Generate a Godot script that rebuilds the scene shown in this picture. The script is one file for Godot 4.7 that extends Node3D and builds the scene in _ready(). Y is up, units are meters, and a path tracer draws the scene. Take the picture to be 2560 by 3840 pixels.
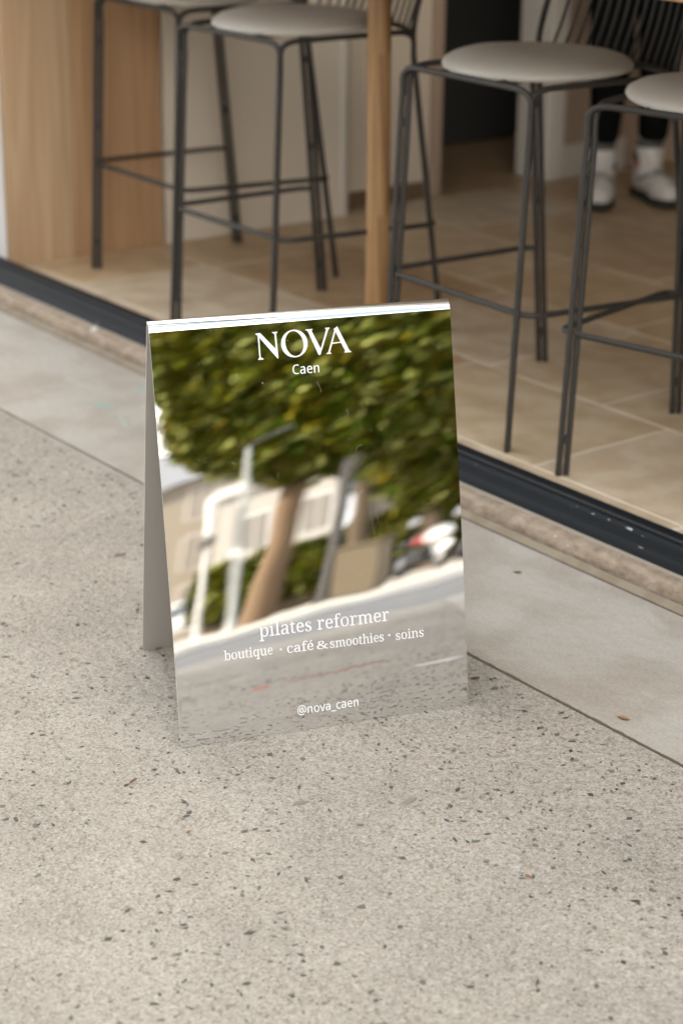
extends Node3D

# ---------------------------------------------------------------- helpers
var rng := RandomNumberGenerator.new()
var taken := {}
var M := {}

func lin(r: float, g: float, b: float) -> Color:
	return Color(r, g, b).linear_to_srgb()

func mat(r: float, g: float, b: float, rough := 0.8, metal := 0.0) -> StandardMaterial3D:
	var m := StandardMaterial3D.new()
	m.albedo_color = lin(r, g, b)
	m.roughness = rough
	m.metallic = metal
	return m

func numbered(called: String) -> String:
	var n: int = taken.get(called, 0)
	taken[called] = n + 1
	return called if n == 0 else "%s_%03d" % [called, n]

func part(called: String, mesh: Mesh, m: Material, parent: Node3D = self, at := Vector3.ZERO, turn := Vector3.ZERO) -> MeshInstance3D:
	var o := MeshInstance3D.new()
	if parent == self:
		o.name = numbered(called)
	else:
		var k := 0
		var nm := called
		while parent.has_node(NodePath(nm)):
			k += 1
			nm = "%s_%03d" % [called, k]
		o.name = nm
	o.mesh = mesh
	o.material_override = m
	o.position = at
	o.rotation = turn
	o.cast_shadow = GeometryInstance3D.SHADOW_CASTING_SETTING_ON
	parent.add_child(o, true)
	return o

func tag(o: Node, label: String, category: String, group := "") -> void:
	o.set_meta("label", label)
	o.set_meta("category", category)
	if group:
		o.set_meta("group", group)

func thing(called: String, label: String, category: String, at := Vector3.ZERO, turn := 0.0, group := "") -> Node3D:
	var o := Node3D.new()
	o.name = numbered(called)
	add_child(o, true)
	o.position = at
	o.rotation.y = turn
	tag(o, label, category, group)
	return o

func struct(called: String, mesh: Mesh, m: Material, at := Vector3.ZERO) -> MeshInstance3D:
	var o := part(called, mesh, m, self, at)
	o.set_meta("kind", "structure")
	return o

func dup(root: Node3D, at: Vector3, turn: float, label: String) -> Node3D:
	var r: Node3D = root.duplicate()
	r.name = numbered(String(root.name).trim_suffix("_001"))
	add_child(r, true)
	r.position = at
	r.rotation.y = turn
	r.set_meta("label", label)
	return r

func st_new() -> SurfaceTool:
	var st := SurfaceTool.new()
	st.begin(Mesh.PRIMITIVE_TRIANGLES)
	st.set_smooth_group(0)
	return st

func done(st: SurfaceTool) -> ArrayMesh:
	st.generate_normals()
	return st.commit()

# one triangle whose outside looks along o
func tri(st: SurfaceTool, a: Vector3, b: Vector3, c: Vector3, o: Vector3) -> void:
	st.add_vertex(a)
	if (b - a).cross(c - a).dot(o) > 0.0:
		st.add_vertex(c)
		st.add_vertex(b)
	else:
		st.add_vertex(b)
		st.add_vertex(c)

func quad(st: SurfaceTool, a: Vector3, b: Vector3, c: Vector3, d: Vector3, o: Vector3) -> void:
	tri(st, a, b, c, o)
	tri(st, a, c, d, o)

func add_box(st: SurfaceTool, lo: Vector3, hi: Vector3, t := Transform3D()) -> void:
	st.set_smooth_group(-1)
	for ax in 3:
		for s in 2:
			var o := Vector3.ZERO
			o[ax] = 1.0 if s else -1.0
			var u := (ax + 1) % 3
			var v := (ax + 2) % 3
			var p: Array[Vector3] = []
			for k in [[0, 0], [1, 0], [1, 1], [0, 1]]:
				var q := Vector3.ZERO
				q[ax] = hi[ax] if s else lo[ax]
				q[u] = hi[u] if k[0] else lo[u]
				q[v] = hi[v] if k[1] else lo[v]
				p.append(t * q)
			quad(st, p[0], p[1], p[2], p[3], t.basis * o)
	st.set_smooth_group(0)

func box(lo: Vector3, hi: Vector3) -> ArrayMesh:
	var st := st_new()
	add_box(st, lo, hi)
	return done(st)

# a box whose upright and level edges carry a small chamfer
func bevel_box(lo: Vector3, hi: Vector3, c: float) -> ArrayMesh:
	var st := st_new()
	st.set_smooth_group(-1)
	var mid := (lo + hi) * 0.5
	for ax in 3:
		var u := (ax + 1) % 3
		var v := (ax + 2) % 3
		for s in [-1.0, 1.0]:
			var p: Array[Vector3] = []
			for k in [[-1, -1], [1, -1], [1, 1], [-1, 1]]:
				var q := mid
				q[ax] = hi[ax] if s > 0 else lo[ax]
				q[u] = (hi[u] - c) if k[0] > 0 else (lo[u] + c)
				q[v] = (hi[v] - c) if k[1] > 0 else (lo[v] + c)
				p.append(q)
			var o := Vector3.ZERO
			o[ax] = s
			quad(st, p[0], p[1], p[2], p[3], o)
		for su in [-1.0, 1.0]:
			for sv in [-1.0, 1.0]:
				var a := mid
				a[u] = hi[u] if su > 0 else lo[u]
				a[v] = hi[v] - c if sv > 0 else lo[v] + c
				var b := mid
				b[u] = hi[u] - c if su > 0 else lo[u] + c
				b[v] = hi[v] if sv > 0 else lo[v]
				var a2 := a
				var b2 := b
				a[ax] = lo[ax] + c
				b[ax] = lo[ax] + c
				a2[ax] = hi[ax] - c
				b2[ax] = hi[ax] - c
				var o := Vector3.ZERO
				o[u] = su
				o[v] = sv
				quad(st, a, a2, b2, b, o)
	for sx in [-1.0, 1.0]:
		for sy in [-1.0, 1.0]:
			for sz in [-1.0, 1.0]:
				var e := Vector3(hi.x if sx > 0 else lo.x, hi.y if sy > 0 else lo.y, hi.z if sz > 0 else lo.z)
				var i := e - Vector3(sx, sy, sz) * c
				tri(st, Vector3(e.x, i.y, i.z), Vector3(i.x, e.y, i.z), Vector3(i.x, i.y, e.z), Vector3(sx, sy, sz))
	return done(st)

# points with the corners rounded off
func rounded(pts: Array, r: float, n := 6) -> PackedVector3Array:
	var out := PackedVector3Array([pts[0]])
	for i in range(1, pts.size() - 1):
		var p: Vector3 = pts[i]
		var a: Vector3 = pts[i - 1]
		var b: Vector3 = pts[i + 1]
		var ra := minf(r, a.distance_to(p) * 0.49)
		var rb := minf(r, b.distance_to(p) * 0.49)
		var p0 := p + (a - p).normalized() * ra
		var p1 := p + (b - p).normalized() * rb
		for k in n + 1:
			var t := float(k) / n
			out.append(p0.lerp(p, t).lerp(p.lerp(p1, t), t))
	out.append(pts[-1])
	return out

func add_tube(st: SurfaceTool, pts: PackedVector3Array, r: float, sides := 10, caps := true, r_end := -1.0) -> void:
	var n := pts.size()
	var t0 := (pts[1] - pts[0]).normalized()
	var u := t0.cross(Vector3.UP if absf(t0.y) < 0.9 else Vector3.RIGHT).normalized()
	var rings := []
	for i in n:
		var t := (pts[mini(i + 1, n - 1)] - pts[maxi(i - 1, 0)]).normalized()
		u = (u - t * u.dot(t)).normalized()
		var v := t.cross(u)
		var rr := r if r_end < 0.0 else lerpf(r, r_end, float(i) / (n - 1))
		var ring := PackedVector3Array()
		for k in sides:
			var a := TAU * k / sides
			ring.append(pts[i] + (u * cos(a) + v * sin(a)) * rr)
		rings.append(ring)
	for i in n - 1:
		var c := (pts[i] + pts[i + 1]) * 0.5
		for k in sides:
			var k2 := (k + 1) % sides
			var a: Vector3 = rings[i][k]
			quad(st, a, rings[i + 1][k], rings[i + 1][k2], rings[i][k2], (a + rings[i][k2]) * 0.5 - pts[i])
	if caps:
		st.set_smooth_group(-1)
		for e in [0, n - 1]:
			var o := (pts[0] - pts[1]) if e == 0 else (pts[n - 1] - pts[n - 2])
			for k in range(1, sides - 1):
				tri(st, rings[e][0], rings[e][k], rings[e][k + 1], o)
		st.set_smooth_group(0)

func tube(pts: Array, r: float, bend := 0.0, sides := 10, r_end := -1.0) -> ArrayMesh:
	var st := st_new()
	add_tube(st, rounded(pts, bend) if bend > 0.0 else PackedVector3Array(pts), r, sides, true, r_end)
	return done(st)

# profile of (radius, height) turned about the y axis
func lathe(prof: Array, sides := 24, squash := Vector2.ONE) -> ArrayMesh:
	var st := st_new()
	var n := prof.size()
	for i in n - 1:
		var p: Vector2 = prof[i]
		var q: Vector2 = prof[i + 1]
		var nr := Vector2(q.y - p.y, p.x - q.x)
		for k in sides:
			var a := TAU * k / sides
			var b := TAU * (k + 1) / sides
			var da := Vector3(cos(a) * squash.x, 0, sin(a) * squash.y)
			var db := Vector3(cos(b) * squash.x, 0, sin(b) * squash.y)
			var o := (da + db) * 0.5 * nr.x + Vector3(0, nr.y, 0)
			if p.x > 1e-5:
				tri(st, da * p.x + Vector3(0, p.y, 0), db * p.x + Vector3(0, p.y, 0), da * q.x + Vector3(0, q.y, 0), o)
			if q.x > 1e-5:
				tri(st, db * p.x + Vector3(0, p.y, 0), db * q.x + Vector3(0, q.y, 0), da * q.x + Vector3(0, q.y, 0), o)
	return done(st)

# an outline in the x-y plane given a thickness along z
func slab(outline: PackedVector2Array, z0: float, z1: float) -> ArrayMesh:
	var st := st_new()
	st.set_smooth_group(-1)
	var ix := Geometry2D.triangulate_polygon(outline)
	for k in range(0, ix.size(), 3):
		for e in 2:
			var z := z1 if e else z0
			var o := Vector3(0, 0, 1 if z1 > z0 else -1) * (1.0 if e else -1.0)
			tri(st, Vector3(outline[ix[k]].x, outline[ix[k]].y, z), Vector3(outline[ix[k + 1]].x, outline[ix[k + 1]].y, z), Vector3(outline[ix[k + 2]].x, outline[ix[k + 2]].y, z), o)
	var sgn := -1.0 if Geometry2D.is_polygon_clockwise(outline) else 1.0
	for k in outline.size():
		var a := outline[k]
		var b := outline[(k + 1) % outline.size()]
		var o := Vector3(b.y - a.y, a.x - b.x, 0) * sgn
		quad(st, Vector3(a.x, a.y, z0), Vector3(b.x, b.y, z0), Vector3(b.x, b.y, z1), Vector3(a.x, a.y, z1), o)
	return done(st)

func ellipsoid(rx: float, ry: float, rz: float, sides := 20) -> ArrayMesh:
	var prof := []
	var n := sides / 2
	for i in n + 1:
		var a := PI * i / n - PI / 2
		prof.append(Vector2(cos(a), sin(a) * ry))
	return lathe(prof, sides, Vector2(rx, rz))

# ---- a body: tapered capsules joined by a smooth minimum and meshed as surface nets
func flesh(bones: Array, cell: float, k: float, sink: SurfaceTool = null, cut_y := -1e9) -> ArrayMesh:
	var lo := Vector3.ONE * 1e9
	var hi := -lo
	for b in bones:
		var rr: float = maxf(b[2], b[3]) + cell * 3.0
		lo = lo.min((b[0] as Vector3).min(b[1]) - Vector3.ONE * rr)
		hi = hi.max((b[0] as Vector3).max(b[1]) + Vector3.ONE * rr)
	var nx := int((hi.x - lo.x) / cell) + 2
	var ny := int((hi.y - lo.y) / cell) + 2
	var nz := int((hi.z - lo.z) / cell) + 2
	var f := PackedFloat32Array()
	f.resize(nx * ny * nz)
	f.fill(9.0)
	for b in bones:
		var a: Vector3 = b[0]
		var e: Vector3 = b[1]
		var ra: float = b[2]
		var rb: float = b[3]
		var sq: Vector3 = b[4] if b.size() > 4 else Vector3.ONE
		var rr := maxf(ra, rb) * maxf(sq.x, maxf(sq.y, sq.z)) + k + cell * 2.5
		var l := (a.min(e) - Vector3.ONE * rr - lo) / cell
		var h := (a.max(e) + Vector3.ONE * rr - lo) / cell
		var ab := (e - a) / sq
		var ll := maxf(ab.length_squared(), 1e-9)
		for iz in range(maxi(0, int(l.z)), mini(nz, int(h.z) + 2)):
			for iy in range(maxi(0, int(l.y)), mini(ny, int(h.y) + 2)):
				var row := (iz * ny + iy) * nx
				for ix in range(maxi(0, int(l.x)), mini(nx, int(h.x) + 2)):
					var p := (lo + Vector3(ix, iy, iz) * cell - a) / sq
					var t := clampf(p.dot(ab) / ll, 0.0, 1.0)
					var d := (p - ab * t).length() - lerpf(ra, rb, t)
					var g := f[row + ix]
					var q := maxf(k - absf(d - g), 0.0)
					f[row + ix] = minf(d, g) - q * q / (4.0 * k)
	if cut_y > -1e8:
		for iz in nz:
			for iy in ny:
				var c := cut_y - (lo.y + iy * cell)
				var row := (iz * ny + iy) * nx
				for ix in nx:
					f[row + ix] = maxf(f[row + ix], c)
	var st := sink if sink else st_new()
	var at := {}
	var steps := [1, nx, nx * ny]
	var corners := [0, 1, nx, nx + 1, nx * ny, nx * ny + 1, nx * ny + nx, nx * ny + nx + 1]
	var offs := [Vector3(0, 0, 0), Vector3(1, 0, 0), Vector3(0, 1, 0), Vector3(1, 1, 0), Vector3(0, 0, 1), Vector3(1, 0, 1), Vector3(0, 1, 1), Vector3(1, 1, 1)]
	var edges := [[0, 1], [2, 3], [4, 5], [6, 7], [0, 2], [1, 3], [4, 6], [5, 7], [0, 4], [1, 5], [2, 6], [3, 7]]
	for iz in nz - 1:
		for iy in ny - 1:
			var row := (iz * ny + iy) * nx
			for ix in nx - 1:
				var i := row + ix
				var s := 0
				for c in corners:
					if f[i + c] < 0.0:
						s += 1
				if s == 0 or s == 8:
					continue
				var sum := Vector3.ZERO
				var cnt := 0
				for ed in edges:
					var d0 := f[i + corners[ed[0]]]
					var d1 := f[i + corners[ed[1]]]
					if (d0 < 0.0) != (d1 < 0.0):
						sum += (offs[ed[0]] as Vector3).lerp(offs[ed[1]], d0 / (d0 - d1))
						cnt += 1
				at[i] = lo + (Vector3(ix, iy, iz) + sum / cnt) * cell
	for i in at:
		for ax in 3:
			var j: int = i + steps[ax]
			var d0 := f[i]
			var d1 := f[j]
			if (d0 < 0.0) == (d1 < 0.0):
				continue
			var s1: int = steps[(ax + 1) % 3]
			var s2: int = steps[(ax + 2) % 3]
			if not (at.has(i - s1) and at.has(i - s2) and at.has(i - s1 - s2)):
				continue
			var o := Vector3.ZERO
			o[ax] = 1.0 if d0 < 0.0 else -1.0
			quad(st, at[i], at[i - s1], at[i - s1 - s2], at[i - s2], o)
	return null if sink else done(st)

# ---------------------------------------------------------------- textures
func noise_bytes(kind: int, freq: float, sd: int, n: int, oct := 1) -> PackedByteArray:
	var ns := FastNoiseLite.new()
	ns.noise_type = kind
	ns.seed = sd
	ns.frequency = freq
	ns.fractal_type = FastNoiseLite.FRACTAL_NONE if oct == 1 else FastNoiseLite.FRACTAL_FBM
	ns.fractal_octaves = oct
	ns.cellular_return_type = FastNoiseLite.RETURN_CELL_VALUE
	ns.cellular_jitter = 1.0
	var im: Image = ns.get_image(n, n, false, false, false) if kind == FastNoiseLite.TYPE_CELLULAR else ns.get_seamless_image(n, n, false, false, 0.1, true)
	im.convert(Image.FORMAT_L8)
	return im.get_data()

# colour picture: a palette looked up by cell value, mixed with cloud and fine grain (values are linear)
func grain_image(n: int, cells: PackedByteArray, cloud: PackedByteArray, fine: PackedByteArray, palette: Array, cloud_amt: float, fine_amt: float) -> ImageTexture:
	var lut := PackedVector3Array()
	for v in 256:
		var x := v / 255.0
		var c: Vector3 = palette[-1][1]
		for k in palette.size() - 1:
			if x <= palette[k + 1][0]:
				var t: float = clampf((x - palette[k][0]) / maxf(palette[k + 1][0] - palette[k][0], 1e-4), 0.0, 1.0)
				c = (palette[k][1] as Vector3).lerp(palette[k + 1][1], t)
				break
		lut.append(c)
	var gam := PackedByteArray()
	for v in 1025:
		gam.append(int(clampf(Color(v / 1024.0, 0, 0).linear_to_srgb().r * 255.0 + 0.5, 0, 255)))
	var out := PackedByteArray()
	out.resize(n * n * 3)
	for i in n * n:
		var k := 1.0 + (cloud[i] - 128) / 128.0 * cloud_amt + (fine[i] - 128) / 128.0 * fine_amt
		var c := lut[cells[i]] * (k * 1024.0)
		var j := i * 3
		out[j] = gam[clampi(int(c.x), 0, 1024)]
		out[j + 1] = gam[clampi(int(c.y), 0, 1024)]
		out[j + 2] = gam[clampi(int(c.z), 0, 1024)]
	return ImageTexture.create_from_image(Image.create_from_data(n, n, false, Image.FORMAT_RGB8, out))

func world_tex(m: StandardMaterial3D, t: Texture2D, size: float, off := Vector3.ZERO, sharp := 8.0) -> StandardMaterial3D:
	m.albedo_texture = t
	m.uv1_triplanar = true
	m.uv1_world_triplanar = true
	m.uv1_triplanar_sharpness = sharp
	m.uv1_scale = Vector3.ONE / size
	m.uv1_offset = off
	return m

func bump(m: StandardMaterial3D, freq: float, strength: float, sd: int, oct := 3) -> StandardMaterial3D:
	var t := NoiseTexture2D.new()
	t.width = 512
	t.height = 512
	t.seamless = true
	t.as_normal_map = true
	t.bump_strength = strength
	var ns := FastNoiseLite.new()
	ns.seed = sd
	ns.frequency = freq
	ns.fractal_octaves = oct
	t.noise = ns
	m.normal_enabled = true
	m.normal_texture = t
	return m

func wood_image(sd: int, base: Vector3, dark: Vector3, n := 512) -> ImageTexture:
	var a := FastNoiseLite.new()
	a.seed = sd
	a.frequency = 0.011
	a.fractal_octaves = 4
	var b := FastNoiseLite.new()
	b.seed = sd + 5
	b.frequency = 0.05
	var im := Image.create(n, n, false, Image.FORMAT_RGB8)
	for y in n:
		for x in n:
			var w := a.get_noise_2d(x * 0.9, y * 0.06) * 12.0
			var v := 0.5 + 0.5 * sin(w + x * 0.05)
			v = clampf(v * 0.55 + 0.25 + 0.5 * b.get_noise_2d(x * 2.4, y * 0.05), 0.0, 1.0)
			var c := base.lerp(dark, v)
			im.set_pixel(x, y, lin(c.x, c.y, c.z))
	return ImageTexture.create_from_image(im)

# ---------------------------------------------------------------- the scene
func _ready() -> void:
	rng.seed = 7
	# camera: 70 mm lens held at 1.5 m, looking down at the sign
	var cam := Camera3D.new()
	cam.name = "camera"
	cam.transform = Transform3D(Basis(Vector3(0.60857931, 0.01050959, -0.79342345), Vector3(-0.29083935, 0.93327886, -0.21072031), Vector3(0.73827074, 0.35899878, 0.57103081)), Vector3(0, 1.5, 0))
	cam.fov = 28.845
	cam.near = 0.05
	cam.far = 400.0
	cam.current = true
	add_child(cam)
	var env := Environment.new()
	env.background_mode = Environment.BG_SKY
	env.tonemap_mode = Environment.TONE_MAPPER_LINEAR
	env.tonemap_exposure = 3.45
	env.sdfgi_enabled = true
	env.ssao_enabled = true
	env.ssil_enabled = true
	var sky := Sky.new()
	var sm := ProceduralSkyMaterial.new()
	sm.sky_top_color = lin(0.25, 0.32, 0.41)
	sm.sky_horizon_color = lin(0.80, 0.785, 0.765)
	sm.sky_curve = 0.16
	sm.sky_energy_multiplier = 1.0
	sm.ground_bottom_color = lin(0.2, 0.19, 0.17)
	sm.ground_horizon_color = lin(0.5, 0.5, 0.48)
	sm.sun_angle_max = 4.0
	sm.sky_cover = cloud_cover()
	sm.sky_cover_modulate = Color(1.5, 1.45, 1.39, 1.0)
	sky.sky_material = sm
	env.sky = sky
	var we := WorldEnvironment.new()
	we.name = "world_environment"
	we.environment = env
	var ca := CameraAttributesPhysical.new()
	ca.exposure_aperture = 3.1
	ca.frustum_focal_length = 70.0
	ca.frustum_focus_distance = 3.12
	we.camera_attributes = ca
	add_child(we)
	var sun := DirectionalLight3D.new()
	sun.name = "sun"
	sun.light_energy = 1.15
	sun.light_color = Color(1.0, 0.95, 0.87)
	sun.light_angular_distance = 0.5
	sun.shadow_enabled = true
	add_child(sun)
	sun.look_at_from_position(Vector3(-0.38, 0.62, 0.68), Vector3.ZERO)

	make_materials()
	make_ground()
	make_cafe()
	make_opposite()
	make_far_place()
	make_sign()
	make_table()
	make_stools()
	make_person()
	make_litter()

func cloud_cover() -> Texture2D:
	var w := 1024
	var h := 512
	var im := Image.create(w, h, false, Image.FORMAT_RGBA8)
	var ns := FastNoiseLite.new()
	ns.seed = 21
	ns.frequency = 1.5
	ns.fractal_octaves = 5
	for y in h / 2 + 4:
		var el := PI / 2 - PI * y / h
		for x in w:
			var az := TAU * x / w
			var d := Vector3(cos(el) * cos(az), sin(el) * 2.2, cos(el) * sin(az))
			var v := smoothstep(0.03, 0.30, ns.get_noise_3dv(d * 1.3))
			im.set_pixel(x, y, Color(0.95, 0.93, 0.90, v * 0.75))
	return ImageTexture.create_from_image(im)

func make_materials() -> void:
	var N := 1536
	var cells := noise_bytes(FastNoiseLite.TYPE_CELLULAR, 0.46, 3, N)
	var cloud := noise_bytes(FastNoiseLite.TYPE_SIMPLEX_SMOOTH, 0.006, 4, N, 4)
	var fine := noise_bytes(FastNoiseLite.TYPE_SIMPLEX, 0.33, 5, N, 2)
	var terr := grain_image(N, cells, cloud, fine, [[0.0, Vector3(0.23, 0.205, 0.17)], [0.13, Vector3(0.305, 0.28, 0.24)], [0.4, Vector3(0.365, 0.34, 0.303)], [0.75, Vector3(0.39, 0.366, 0.328)], [1.0, Vector3(0.455, 0.432, 0.395)]], 0.11, 0.28)
	M.terrazzo = world_tex(mat(1.0, 0.985, 0.963, 0.7), terr, 2.46, Vector3(0.12, 0, 0.1))
	M.terrazzo.metallic_specular = 0.3
	bump(M.terrazzo, 0.2, 2.0, 8)
	M.terrazzo.normal_scale = 0.35
	var n2 := 1024
	var c2 := noise_bytes(FastNoiseLite.TYPE_SIMPLEX_SMOOTH, 0.008, 14, n2, 5)
	var f2 := noise_bytes(FastNoiseLite.TYPE_SIMPLEX, 0.22, 15, n2, 3)
	var band := grain_image(n2, c2, c2, f2, [[0.0, Vector3(0.345, 0.305, 0.26)], [0.40, Vector3(0.385, 0.35, 0.303)], [0.56, Vector3(0.42, 0.39, 0.345)], [1.0, Vector3(0.45, 0.425, 0.385)]], 0.0, 0.13)
	M.concrete = world_tex(mat(1, 1, 1, 0.7), band, 2.1, Vector3(0.3, 0, 0.2))
	bump(M.concrete, 0.1, 1.5, 9)
	M.concrete.normal_scale = 0.3
	var n3 := 512
	var c3 := noise_bytes(FastNoiseLite.TYPE_SIMPLEX_SMOOTH, 0.012, 24, n3, 4)
	var f3 := noise_bytes(FastNoiseLite.TYPE_SIMPLEX, 0.3, 25, n3, 2)
	var plaza := grain_image(n3, f3, c3, f3, [[0.0, Vector3(0.16, 0.155, 0.15)], [1.0, Vector3(0.24, 0.235, 0.228)]], 0.1, 0.0)
	M.plaza = world_tex(mat(1, 1, 1, 0.85), plaza, 3.0)
	M.paving = world_tex(mat(0.92, 0.935, 0.95, 0.9), band, 4.0)
	M.kerb = mat(0.55, 0.54, 0.52, 0.8)
	M.asphalt = world_tex(mat(0.2, 0.2, 0.2, 0.9), plaza, 2.0)
	# floor tiles: travertine, five tones
	var tile_t := grain_image(n3, c3, c3, f3, [[0.0, Vector3(0.74, 0.65, 0.54)], [0.45, Vector3(0.86, 0.79, 0.69)], [0.6, Vector3(0.93, 0.88, 0.80)], [1.0, Vector3(1.0, 0.97, 0.93)]], 0.0, 0.08)
	M.tiles = []
	for c in [[0.50, 0.395, 0.27], [0.56, 0.47, 0.345], [0.45, 0.33, 0.21], [0.56, 0.495, 0.40], [0.48, 0.36, 0.235], [0.60, 0.52, 0.41]]:
		var m := world_tex(mat(c[0], c[1], c[2], 0.42), tile_t, 0.9, Vector3(rng.randf(), rng.randf(), rng.randf()))
		M.tiles.append(m)
	M.grout = mat(0.68, 0.62, 0.53, 0.9)
	var wood := wood_image(31, Vector3(0.55, 0.385, 0.235), Vector3(0.43, 0.28, 0.155))
	M.board = []
	for k in 3:
		var c: Vector3 = [Vector3(0.95, 0.97, 1.0), Vector3(0.92, 0.84, 0.78), Vector3(0.9, 0.9, 0.9)][k]
		var m := world_tex(mat(c.x, c.y, c.z, 0.55), wood, 1.1, Vector3(0.31 * k, 0.17 * k, 0.23 * k))
		M.board.append(m)
	M.post = world_tex(mat(0.95, 0.95, 0.9, 0.5), wood_image(41, Vector3(0.44, 0.27, 0.13), Vector3(0.25, 0.135, 0.058), 256), 0.4)
	M.cream = mat(0.72, 0.655, 0.55, 0.8)
	M.cream2 = mat(0.66, 0.575, 0.46, 0.8)
	M.rosewall = mat(0.40, 0.30, 0.225, 0.8)
	M.skirt = mat(0.16, 0.105, 0.06, 0.7)
	M.white_trim = mat(0.62, 0.58, 0.51, 0.6)
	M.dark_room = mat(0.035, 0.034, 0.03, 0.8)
	M.ceiling = mat(0.62, 0.58, 0.52, 0.9)
	M.jamb = mat(0.78, 0.80, 0.82, 0.5)
	M.stucco = mat(0.78, 0.77, 0.74, 0.9)
	M.track = mat(0.010, 0.013, 0.016, 0.5)
	M.track.metallic_specular = 0.28
	M.gasket = mat(0.006, 0.006, 0.006, 0.6)
	M.peeled = mat(0.62, 0.62, 0.60, 0.7)
	var sn := noise_bytes(FastNoiseLite.TYPE_SIMPLEX_SMOOTH, 0.02, 34, n3, 4)
	var stone := grain_image(n3, sn, c3, f3, [[0.0, Vector3(0.20, 0.15, 0.11)], [0.35, Vector3(0.28, 0.218, 0.158)], [0.6, Vector3(0.325, 0.258, 0.19)], [1.0, Vector3(0.39, 0.325, 0.255)]], 0.06, 0.06)
	M.sill_stone = bump(world_tex(mat(1, 1, 1, 0.75), stone, 0.5), 0.06, 3.0, 19)
	M.mortar = world_tex(mat(0.62, 0.56, 0.46, 0.9), band, 0.5)
	M.gap = mat(0.03, 0.025, 0.02, 0.95)
	M.metal = mat(0.038, 0.035, 0.032, 0.5)
	M.metal.metallic_specular = 0.4
	M.pad = bump(mat(0.48, 0.465, 0.42, 0.62), 0.05, 1.2, 51)
	M.pad.uv1_triplanar = true
	M.pad.uv1_scale = Vector3.ONE * 4.0
	M.pad.normal_scale = 0.25
	M.pad.rim_enabled = true
	M.pad.rim = 0.3
	# the sign
	M.mirror = mat(0.75, 0.745, 0.735, 0.012, 1.0)
	M.mirror.metallic_texture = dust_map()
	M.mirror.metallic_texture_channel = BaseMaterial3D.TEXTURE_CHANNEL_RED
	M.lining = bump(mat(0.50, 0.475, 0.44, 0.45, 0.3), 0.01, 0.6, 61)
	M.edge = mat(0.62, 0.61, 0.59, 0.45)
	M.print = mat(0.88, 0.89, 0.93, 0.5)
	# far things
	M.bark = bump(mat(0.145, 0.095, 0.055, 0.9), 0.03, 4.0, 71)
	M.bark_dark = mat(0.10, 0.075, 0.05, 0.9)
	M.leaf = mat(0.046, 0.064, 0.004, 0.5)
	M.leaf.metallic_specular = 0.18
	M.leaf.vertex_color_use_as_albedo = true
	M.leaf.backlight_enabled = true
	M.leaf.backlight = Color(0.12, 0.17, 0.01)
	M.leaf.cull_mode = BaseMaterial3D.CULL_DISABLED
	M.grey_paint = mat(0.34, 0.36, 0.35, 0.5)
	M.white_paint = mat(0.66, 0.66, 0.655, 0.5)
	M.post_dark = mat(0.05, 0.048, 0.045, 0.7)
	M.block = mat(0.125, 0.10, 0.066, 0.9)
	M.facade = mat(0.235, 0.205, 0.165, 0.9)
	M.facade_white = mat(0.42, 0.395, 0.36, 0.9)
	M.roof = mat(0.17, 0.18, 0.20, 0.8)
	M.pane = mat(0.04, 0.05, 0.06, 0.15)
	M.shutter = mat(0.20, 0.18, 0.155, 0.7)
	M.black = mat(0.012, 0.012, 0.012, 0.5)
	M.tyre = mat(0.02, 0.02, 0.02, 0.85)
	M.chrome = mat(0.7, 0.7, 0.7, 0.15, 1.0)
	M.red = mat(0.30, 0.03, 0.03, 0.35)
	M.silver = mat(0.45, 0.45, 0.46, 0.35, 0.5)
	M.car_white = mat(0.72, 0.72, 0.71, 0.3)
	M.car_blue = mat(0.05, 0.10, 0.16, 0.3)
	M.lamp_red = mat(0.4, 0.03, 0.02, 0.3)

func dust_map() -> ImageTexture:
	var im := Image.create(1024, 1400, false, Image.FORMAT_L8)
	im.fill(Color(1, 1, 1))
	var r := RandomNumberGenerator.new()
	r.seed = 99
	for k in 900:
		var s := 1 if r.randf() < 0.86 else 2
		var v := r.randf_range(0.1, 0.75)
		im.fill_rect(Rect2i(r.randi() % 1020, r.randi() % 1396, s, s), Color(v, v, v))
	# a few hair scratches
	for k in 14:
		var p := Vector2(r.randf() * 1000, r.randf() * 1360)
		var d := Vector2(r.randf_range(-1, 1), r.randf_range(-1, 1)).normalized()
		for i in r.randi_range(10, 40):
			d = d.rotated(r.randf_range(-0.2, 0.2))
			p += d
			im.set_pixelv(Vector2i(p).clamp(Vector2i.ZERO, Vector2i(1023, 1399)), Color(0.6, 0.6, 0.6))
	for sc in [[Vector2(700, 640), 120], [Vector2(718, 650), 60], [Vector2(900, 1080), 30]]:
		var p: Vector2 = sc[0]
		for i in sc[1]:
			p += Vector2(r.randf_range(-0.6, 0.9), 1.0)
			im.set_pixelv(Vector2i(p), Color(0.78, 0.78, 0.78))
	return ImageTexture.create_from_image(im)

# an irregular flat pebble: top slightly proud, sides sloping into the ground
func chip_mesh(r: RandomNumberGenerator, n: int) -> ArrayMesh:
	var st := st_new()
	st.set_smooth_group(-1)
	var top: Array[Vector3] = []
	var low: Array[Vector3] = []
	for k in n:
		var a := TAU * (k + r.randf_range(-0.33, 0.33)) / n
		var q := r.randf_range(0.45, 1.0)
		top.append(Vector3(cos(a) * q, 0.0, sin(a) * q * 0.72))
		low.append(Vector3(cos(a) * q * 1.08, -0.12, sin(a) * q * 0.78))
	for k in n:
		var k2 := (k + 1) % n
		tri(st, Vector3(0, 0.01, 0), top[k], top[k2], Vector3.UP)
		quad(st, top[k], low[k], low[k2], top[k2], top[k] + top[k2] + Vector3.UP * 0.3)
	return done(st)

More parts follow.
